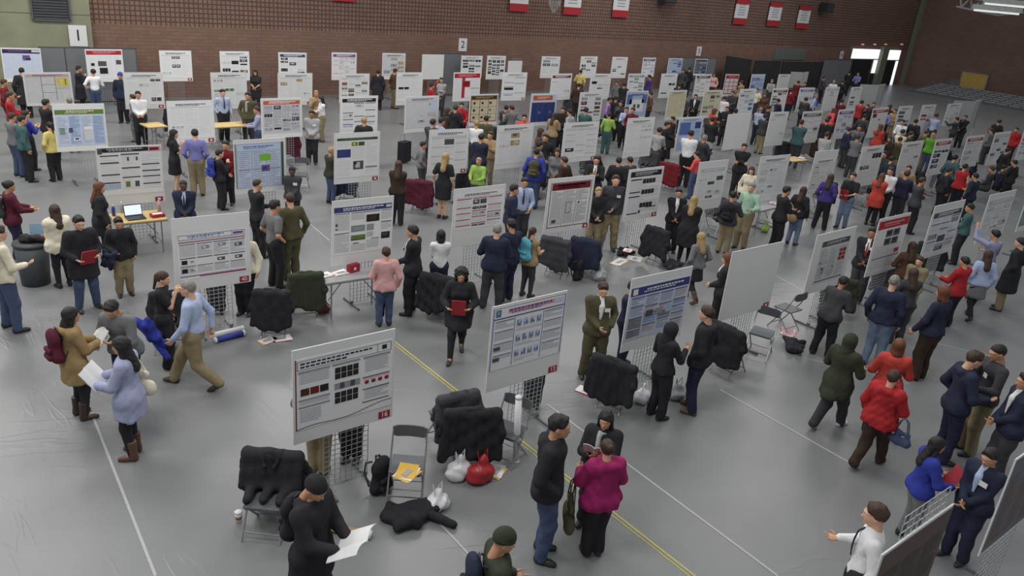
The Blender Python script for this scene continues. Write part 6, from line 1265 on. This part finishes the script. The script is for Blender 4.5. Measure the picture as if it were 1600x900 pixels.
for a in [(1304, 125, 180, 'short.hgrey', 'shirt.white', 'trousers.char'), (1328, 111, 20, 'short.hblack', 'jacket.black', 'trousers.black'), (1342, 113, 200, 'short.hbrown', 'shirt.violet', 'trousers.black'), (1288, 119, 60, 'short.hblack', 'jacket.char', 'trousers.black'),
          (1275, 147, 90, 'short.hgrey', 'shirt.lblue', 'trousers.char'), (1316, 155, 20, 'short.hblack', 'jacket.maroon', 'trousers.black'), (1347, 157, 30, 'short.hblack', 'jacket.red', 'trousers.black'), (1357, 162, 200, 'short.hblack', 'jacket.black', 'trousers.black'), (1366, 160, 180, 'short.hbrown', 'sweater.char', 'trousers.char'),
          (1391, 163, 60, 'bob.hbrown', 'jacket.dbrown', 'trousers.black'), (1387, 171, 20, 'short.hblack', 'shirt.violet', 'trousers.navy'), (1400, 170, 200, 'short.hbrown', 'jacket.tan', 'trousers.khaki'), (1377, 194, 30, 'long.auburn', 'coat.coral', 'leggings.black'), (1412, 187, 200, 'short.hblack', 'shirt.white', 'trousers.char'), (1411, 202, 30, 'short.hbrown', 'sweater.cream', 'trousers.khaki'),
          (1303, 168, 60, 'bob.auburn', 'sweater.rose', 'trousers.black'), (1293, 185, 20, 'short.hblack', 'jacket.black', 'trousers.black'), (1344, 195, 180, 'short.hblack', 'sweater.grey', 'trousers.black'), (1328, 199, 60, 'short.hblack', 'jacket.navy', 'trousers.char'), (1341, 211, 20, 'short.hbrown', 'sweater.grey', 'trousers.char'), (1392, 212, 200, 'bob.hbrown', 'jacket.dbrown', 'trousers.black'),
          (1407, 214, 30, 'short.hbrown', 'jacket.olive', 'trousers.khaki'), (1464, 177, 20, 'short.hbrown', 'shirt.lblue', 'trousers.char'), (1497, 183, 290, 'short.hblack', 'suit.char', 'trousers.char', 'point,front'), (1510, 180, 200, 'short.hblack', 'suit.black', 'trousers.black'), (1562, 187, 30, 'short.hblack', 'jacket.black', 'trousers.black'), (1590, 199, 200, 'short.hbrown', 'jacket.red', 'trousers.black'),
          (1448, 204, 60, 'short.hbrown', 'jacket.olive', 'trousers.khaki'), (1459, 207, 20, 'bob.blond', 'jacket.green', 'jeans.denim'), (1551, 200, 300, 'short.hbrown', 'sweater.grey', 'trousers.char'), (1493, 242, 30, 'short.hblack', 'sweater.teal', 'trousers.black'), (1509, 256, 20, 'short.hblack', 'vest.red', 'trousers.black'), (1527, 271, 300, 'short.hblack', 'jacket.navy', 'trousers.black'), (1552, 262, 270, 'short.hbrown', 'sweater.char', 'trousers.char', 'elbow,elbow', 'sit'),
          (1569, 259, 60, 'short.hblack', 'jacket.navy', 'trousers.black', 'elbow,elbow', 'sit'), (1588, 250, 300, 'short.hblack', 'jacket.black', 'trousers.black'), (1483, 262, 60, 'short.hblack', 'jacket.black', 'trousers.black'), (1318, 125, 20, 'short.hblack', 'jacket.black', 'trousers.black'), (1260, 152, 20, 'short.hblack', 'jacket.char', 'trousers.black'), (1218, 152, 300, 'short.hblack', 'sweater.navy', 'trousers.black'),
          (1146, 142, 200, 'short.hblack', 'jacket.char', 'trousers.black'), (1202, 165, 60, 'short.hblack', 'jacket.black', 'trousers.black'), (1323, 182, 200, 'short.hblack', 'jacket.black', 'trousers.black'), (1352, 178, 20, 'short.hblack', 'jacket.char', 'trousers.black'), (1432, 186, 20, 'short.hblack', 'jacket.black', 'trousers.black'), (1424, 205, 60, 'short.hbrown', 'jacket.dolive', 'trousers.black'), (1377, 178, 300, 'short.hblack', 'sweater.char', 'trousers.black'),
          (1062, 130, 20, 'short.hblack', 'jacket.black', 'trousers.black'), (1072, 148, 200, 'short.hblack', 'sweater.char', 'trousers.black'), (1150, 170, 20, 'short.hblack', 'jacket.char', 'trousers.black'), (963, 150, 20, 'short.hblack', 'jacket.black', 'trousers.black'), (971, 160, 200, 'short.hblack', 'jacket.char', 'trousers.black'), (905, 130, 20, 'short.hblack', 'jacket.dbrown', 'trousers.black'),
          (1248, 126, 20, 'short.hbrown', 'jacket.dred', 'trousers.black'), (1259, 128, 200, 'short.hblack', 'jacket.black', 'trousers.black'), (1575, 231, 60, 'short.hblack', 'jacket.black', 'trousers.black'), (1480, 222, 20, 'short.hblack', 'jacket.navy', 'trousers.black'), (1394, 244, 30, 'short.hblack', 'jacket.navy', 'trousers.black'), (1384, 236, 200, 'short.hblack', 'jacket.dolive', 'trousers.black')]:
    p(a[0], a[1], a[2], a[3], a[4], a[5], *(a[6:] if len(a) > 6 else ('elbow,elbow',)))
# people standing behind boards, only legs in view
def behind(fx, fy, face, top, bot, lab, H=1.68):
    b_ = at(fx, fy); v = b_ + np.array((0, 0, H)); d = v - EYE; z = d @ AXS; hx = 800 + FPX * (d @ CAMX) / z; hy = 450 - FPX * (d @ CAMY) / z
    person(round(hx), round(hy), face, 'short.hblack', top, bot, 'down,down', 'close', foot=(fx, fy), label=lab)
behind(497, 744, 20, 'sweater.grey', 'trousers.khaki', 'person in khaki trousers whose legs show under the photo grid poster', 1.62)
behind(549, 716, 190, 'sweater.black', 'trousers.black', 'person in black trousers whose legs show through the grid of the photo grid poster', 1.62)
behind(829, 646, 185, 'jacket.black', 'trousers.char', 'person in dark trousers behind the wire grid of the blue outlined poster', 1.6)
behind(340, 489, 185, 'sweater.cream', 'trousers.char', 'person in dark trousers whose legs show under the boxed title poster', 1.62)
behind(384, 489, 200, 'sweater.cream', 'trousers.black', 'person in cream sweater and black trousers right behind the boxed title poster', 1.66)
# keep people clear of each other and of the stands: slide along their line of sight
mv = np.zeros((len(PEOPLE), 2)); XY = np.array([i['base'][:2] for i in PEOPLE]); DR = XY / np.linalg.norm(XY, axis=1)[:, None]; R0 = np.array([min(np.linalg.norm(q_), 99) for q_ in XY])
ST = np.array([(b_[0], b_[1]) for b_ in BOARDS.values()])
for it in range(60):
    for a_ in range(len(XY)):
        d_ = XY - XY[a_]; n_ = np.hypot(d_[:, 0], d_[:, 1]); n_[a_] = 9
        for b_ in np.where(n_ < .5)[0]:
            sg = 1 if (XY[a_] @ DR[a_]) > (XY[b_] @ DR[a_]) else -1; XY[a_] += DR[a_] * sg * .03; XY[b_] -= DR[b_] * sg * .03
        e_ = XY[a_] - ST
        for k_ in np.where((np.abs(e_[:, 0]) < .82) & (np.abs(e_[:, 1]) < .36))[0]:
            sg = 1 if e_[k_, 1] > 0 else -1; XY[a_] += DR[a_] * sg * .04
for i, q_ in zip(PEOPLE, XY):
    d_ = Vector((q_[0] - i['base'][0], q_[1] - i['base'][1], 0))
    if d_.length > .9: d_ *= .9 / d_.length
    i['obj'].location += d_; i['base'] = i['base'] + np.array(d_)
    for t in i['att']: t.location += d_
# labels for everyone still without one
used = set(i['label'] for i in PEOPLE if i['label'])
CN = dict(char='charcoal', lgrey='light grey', dolive='dark olive', dbrown='dark brown', ldenim='pale blue', lblue='pale blue', lav='lavender', royal='royal blue', dred='dark red', rose='rose red', coral='orange red', denim='blue')
def nm(s): k, c = s.split('.'); return CN.get(c, c) + ' ' + {'longcoat': 'long coat', 'tee': 'tee shirt', 'puffer': 'padded jacket', 'slacks': 'trousers'}.get(k, k)
def facing(f): f %= 360; return 'back turned' if f <= 40 or f >= 320 else ('facing right' if f < 140 else ('facing forward' if f <= 220 else 'facing left'))
for i in PEOPLE:
    if not i['label']:
        bs = sorted(BOARDS.items(), key=lambda kv: (kv[1][0] - i['base'][0]) ** 2 + (kv[1][1] - i['base'][1]) ** 2)[:6]
        done = False
        for key, (bx, bw, _) in bs:
            dx, dy = i['base'][0] - bx, i['base'][1] - bw
            rel = ('left of' if dx < 0 else 'right of') if abs(dx) > abs(dy) * .8 else ('before' if dy < 0 else 'behind')
            for form in ('{t} person, {f}, {r} {o} {row} poster', 'person in {t} and {b}, {f}, {r} {o} {row} poster'):
                L = form.format(t=nm(i['top']), b=nm(i['bot']), f=facing(i['face']), r=rel, o=ords[int(key[1:]) - 1], row=RNAME[key[0]])
                L = L if form.startswith('person') else 'person in ' + L.replace(' person,', ',')
                if L not in used: done = True; break
            if done: break
        used.add(L); i['label'] = L
    i['obj']['label'] = i['label']; i['obj']['group'] = 'visitors in the hall'
# ------------------------------------------------------------------ chairs, coats, bags, tables
ch = chair((418, 828), 200, 'folding chair under the heap of black coats at bottom left'); drapecoat(ch, 'black', 'black padded coat heaped on the chair beside the reader', 11, 1.25)
plastic_bag((424, 790), 'white plastic bag behind the black coats at bottom left', 'white', .95)
t = empty('coffee_cup', at(373, 815), 0); tag(t, 'white paper coffee cup with brown sleeve on the floor', 'cup')
MB().lathe([(.03, 0), (.042, .13)], n=14).obj('cup_body', PAPER, t, True); MB().lathe([(.0375, .045), (.041, .09)], n=14).obj('sleeve', mat('cup_sleeve', (150, 112, 78), .8, var=.05), t, True); MB().lathe([(.045, .13), (.045, .142), (.036, .15)], n=14).obj('lid', PAPER, t, True)
chair((634, 772), 185, 'open folding chair with yellow papers on its seat'); flat((636, 741), 'gold', 'yellow folder and printed papers on the folding chair seat', (.3, .24), .455, .4, 'paper_stack', 3)
backpack(at(594, 766), .4, 'black', 'black backpack on the floor beside the yellow papers chair')
coatpile((640, 806), 'black', 'black coat spread on the floor below the folding chair', 1.05, -.35, 1.3, 21)
plastic_bag((681, 796), 'white paper bag on the floor beside the spread black coat', 'white', .95)
tube_(at(505, 822, .05), at(580, 836, .05), .05, 'tan', 'brown cardboard poster tube lying behind the reader')
ch = chair((728, 716), 350, 'folding chair buried under dark coats left of the white tube'); drapecoat(ch, 'black', 'large black coat draped over the left of two chairs by the white tube', 31, 1.35); ch = chair((697, 690), 330, 'folding chair under the dark grey jacket behind the large black coat'); drapecoat(ch, 'char', 'dark grey hooded jacket heaped behind the large black coat', 32, 1.1)
ch = chair((790, 714), 205, 'folding chair with bare grey seat beside the white tube'); 
tube_(at(806, 722, .0), at(802, 606, .0) * 0 + at(806, 722, 0) + np.array((-.03, .05, 1.02)), .045, 'white', 'white poster tube standing upright before the blue outlined poster')
plastic_bag((716, 746), 'white carrier bag on the floor left of the red bag', 'white', 1.0); plastic_bag((750, 750), 'red drawstring bag with green content on the floor', 'red', 1.12)
flat((776, 738), 'gold', 'yellow envelopes on the floor right of the red bag', (.3, .2), 0, .5)
ch = chair((958, 634), 20, 'folding chair hidden under a black leather jacket below the indigo poster'); drapecoat(ch, 'black', 'black leather jacket draped over the chair below the indigo poster', 41, 1.3)
flat((915, 612), 'red', 'red and white leaflets on the floor left of the leather jacket chair', (.22, .3), 0, .2); plastic_bag((1002, 628), 'white plastic bag behind the black headscarf figure', 'white', .9); plastic_bag((1056, 622), 'grey plastic bag between the headscarf and the bulky black jacket', 'lgrey', .9)
ch = chair((1136, 578), 30, 'folding chair under a black coat below the blank front board'); drapecoat(ch, 'black', 'black coat on the chair below the blank front board', 51, 1.15)
chair((1184, 552), 190, 'folding chair standing open below the blank front board'); chair((1224, 512), 300, 'folding chair turned sideways left of the dark titled front poster')
coatpile((1236, 545), 'black', 'black bag lying on the floor left of the dark titled front poster', .8, .6, 1.4, 23, 'duffel_bag'); flat((1232, 520), 'pink', 'pink and yellow papers behind the black floor bag', (.4, .25), 0, .3, 'paper_stack', 3)
ch = chair((690, 494), 20, 'folding chair under the big black coat left of the walker with the red folder'); drapecoat(ch, 'black', 'big black coat on the chair left of the walker with the red folder', 61, 1.35)
tube_(at(668, 471, .05), at(685, 487, .05), .05, 'white', 'short white poster tube on the floor under the big black coat')
ch = chair((430, 520), 10, 'folding chair with black coat right of the boxed title poster'); drapecoat(ch, 'black', 'black coat over the chair right of the boxed title poster', 71, 1.05)
ch = chair((474, 490), 350, 'folding chair with brown coat left of the white table'); drapecoat(ch, 'dolive', 'brown olive coat over the chair left of the white table', 72, 1.05)
flat((418, 533), 'gold', 'yellow papers on the floor under the black coat chair', (.3, .2), 0, .2); flat((440, 530), 'red', 'red papers on the floor under the black coat chair', (.3, .22), 0, -.3); plastic_bag((505, 488), 'dark red bag on the floor behind the white table leg', 'dred', .8)
table((510, 443), (604, 429), .42, 'white topped folding table below the blue titled poster', 'lgrey'); z = .745
t = empty('gift_box', at(552, 424, z), .2); tag(t, 'red box with a white mark on the white topped table', 'box'); MB().box((0, 0, .07), (.24, .1, .14)).obj('box_body', CARD, t); MB().box((0, -.052, .07), (.05, .004, .05)).obj('printed_mark', PAPER, t); MB().box((0, 0, .142), (.245, .105, .006)).obj('lid', CARD, t)
flat((507, 431), 'yellow', 'yellow sheet on the left end of the white topped table', (.28, .2), z, .1); flat((532, 427), 'white', 'white sheets in the middle of the white topped table', (.3, .2), z, .1, 'paper_stack')
table((182, 350), (262, 342), .72, 'tan folding table holding the open laptop', 'ply'); laptop(at(212, 341, .745), .05, 'open laptop with lit screen on the tan table')
t = empty('red_box', at(246, 338, .745), .1); tag(t, 'flat red box beside the laptop', 'box'); MB().box((0, 0, .03), (.26, .18, .06)).obj('box_body', CARD, t); MB().box((0, 0, .063), (.2, .1, .005)).obj('label_patch', PAPER, t)
def bottle(p_, c, lab):
    t = empty('drink_bottle', p_); tag(t, lab, 'bottle'); MB().lathe([(.035, 0), (.036, .15), (.03, .18), (.015, .21)], n=12).obj('bottle_body', mat('bottle_' + c, C[c], .3, var=.05), t, True); MB().lathe([(.017, .21), (.017, .235)], n=10).obj('cap', PAPER, t, True)
bottle(at(178, 337, .745), 'blue', 'blue drink bottle on the tan table left of the laptop'); bottle(at(191, 332, .745), 'lgrey', 'clear drink bottle on the tan table beside the laptop'); bottle(at(249, 330, .745), 'pink', 'small pink bottle behind the flat red box')
for i, (a_, b_, c) in enumerate([((335, 532), (382, 520), 'royal'), ((333, 524), (380, 513), 'white')]): tube_(at(*a_, .05), at(*b_, .05), .05, c, ['blue', 'white'][i] + ' poster tube lying on the floor below the boxed title poster')
t = empty('waste_bin', at(57, 442)); tag(t, 'grey round waste bin at left holding black bags', 'bin'); MB().lathe([(.24, 0), (.29, .78)], n=24).obj('bin_body', mat('bin_grey', (70, 74, 78), .6, var=.06), t, True); MB().lathe([(.3, .76), (.31, .79), (.3, .82)], n=24).obj('rim', mat('bin_rim', (54, 56, 60), .6, var=.06), t, True)
t = coatpile((50, 395), 'black', 'black bag heaped on top of the waste bin', .55, 0, 1.2, 25, 'bin_bag'); t.location = Vector(at(57, 442)) + Vector((0, 0, .82))
t = empty('tablet_case', Vector(at(57, 442)) + Vector((.12, .05, .86)), -.3); tag(t, 'open red tablet case standing on the waste bin', 'tablet'); MB().box((0, 0, .01), (.26, .2, .015)).obj('cover', CARD, t); q_ = MB().box((0, .02, .12), (.26, .015, .2)).obj('tablet', mat('tablet_blue', (112, 140, 164), .3, var=.08), t, loc=(0, .08, .02)); q_.rotation_euler = (-.4, 0, 0)
ch = chair((268, 545), 190, 'folding chair under a black coat left of the striding khaki trousers'); drapecoat(ch, 'black', 'black coat on the chair left of the striding khaki trousers', 81, 1.1)
ch = chair((869, 428), 20, 'folding chair below the dark red framed poster'); drapecoat(ch, 'char', 'charcoal patterned coat below the dark red framed poster', 82, 1.2)
ch = chair((912, 428), 10, 'folding chair with dark jackets right of the patterned coat'); drapecoat(ch, 'navy', 'navy jacket on the chair right of the patterned coat', 83, 1.15)
backpack(at(900, 436), .6, 'black', 'black backpack slumped before the navy jacket chair', tilt=.15); plastic_bag((937, 437), 'translucent grey plastic bag beside the slumped backpack', 'lgrey', 1.0)
flat((968, 410), 'yellow', 'cream tote laid flat on the floor left of the black coat chair', (.55, .25), 0, .2); flat((992, 405), 'cream', 'cream paper bag on the floor by the black coat chair', (.35, .35), 0, .5); coatpile((972, 398), 'black', 'black bag on the floor with a pink sheet', .6, .3, 1.6, 26, 'duffel_bag'); flat((981, 392), 'rose', 'pink sheet lying on the black floor bag', (.25, .2), .25, .4)
ch = chair((1028, 410), 30, 'folding chair with black coat below the black titled poster'); drapecoat(ch, 'black', 'black coat over the chair below the black titled poster', 84, 1.15); coatpile((1048, 418), 'char', 'grey clutter of bags behind the indigo poster top', .7, .5, 1.6, 27, 'duffel_bag')
ch = chair((656, 330), 10, 'folding chair under the dark maroon coat in the third row'); drapecoat(ch, 'maroon', 'dark maroon coat over a chair left of the grey ruled poster', 85, 1.25)
t = empty('rolling_case', at(631, 254), .4); tag(t, 'black upright rolling case right of the navy titled poster', 'suitcase'); MB().box((0, 0, .38), (.42, .25, .66)).obj('shell', cloth('black'), t); MB().tube([(-.12, .1, .7), (-.12, .1, .92), (.12, .1, .92), (.12, .1, .7)], .012, 6).obj('handle', CHM, t)
for s in (-1, 1): MB().lathe([(.035, -.02), (.035, .02)], n=10).obj('wheel', cloth('char'), t, loc=(s * .17, 0, .04))
chair((470, 296), 190, 'bare folding chair right of the pale blue poster'); ch = chair((545, 312), 20, 'folding chair with dark jacket below the dark green titled poster'); drapecoat(ch, 'navy', 'navy jacket over the chair below the dark green titled poster', 86, 1.0)
table((232, 199), (262, 197), .7, 'tan folding table behind the thin green lined poster', 'ply'); table((336, 199), (393, 196), .7, 'tan folding table before the pale blue shirt', 'ply')
ch = chair((1045, 296), 20, 'folding chair with the red coat beside the white shirt'); drapecoat(ch, 'dred', 'dark red coat over the chair left of the white shirt', 87, 1.2)
table((1186, 330), (1222, 322), .6, 'small table with display card at the pale printed poster', 'lgrey'); flat((1208, 318), 'rose', 'white and red display card on the small table', (.25, .2), .745, .2); plastic_bag((1195, 362), 'bright green bag on the floor under the small table', 'lime', .8)
table((1240, 252), (1262, 250), .6, 'small table with orange tray right of the slate green jacket', 'ply'); flat((1252, 247), 'orange', 'orange tray on the small table in the third row', (.35, .2), .745, .1)
# further folding chairs with coats behind the stands, as the crowded aisles show
rn = random.Random(4)
for key, c in [('A5', 'dolive'), ('A6', 'char'), ('A7', 'black'), ('B6', 'char'), ('B8', 'black'), ('B9', 'char'), ('B10', 'black'), ('B12', 'navy'), ('C4', 'black'), ('C5', 'char'), ('C6', 'black'), ('C7', 'char'), ('C8', 'navy'), ('C10', 'black'), ('C11', 'dbrown'), ('C13', 'black'), ('C14', 'char'), ('D3', 'maroon'), ('D6', 'black'), ('D7', 'char'), ('D8', 'black'), ('D9', 'dred'), ('D11', 'black'), ('D13', 'char'), ('E2', 'black'), ('E3', 'dbrown'), ('E7', 'black'), ('E9', 'char')]:
    bx, bw, t_ = BOARDS[key]; pos = np.array((bx + .95 + rn.uniform(-.1, .15), bw + rn.uniform(.15, .5), 0)); o_ = ords[int(key[1:]) - 1]; r_ = RNAME[key[0]]
    if any((pos[0] - i['base'][0]) ** 2 + (pos[1] - i['base'][1]) ** 2 < .16 for i in PEOPLE): pos[0] -= .35; pos[1] += .45
    ch = chair(None, rn.choice([0, 20, 200, 340]), 'folding chair right behind the %s %s poster' % (o_, r_), pos); drapecoat(ch, c, '%s coat on the chair right behind the %s %s poster' % (CN.get(c, c), o_, r_), sum(map(ord, key)), 1.15)
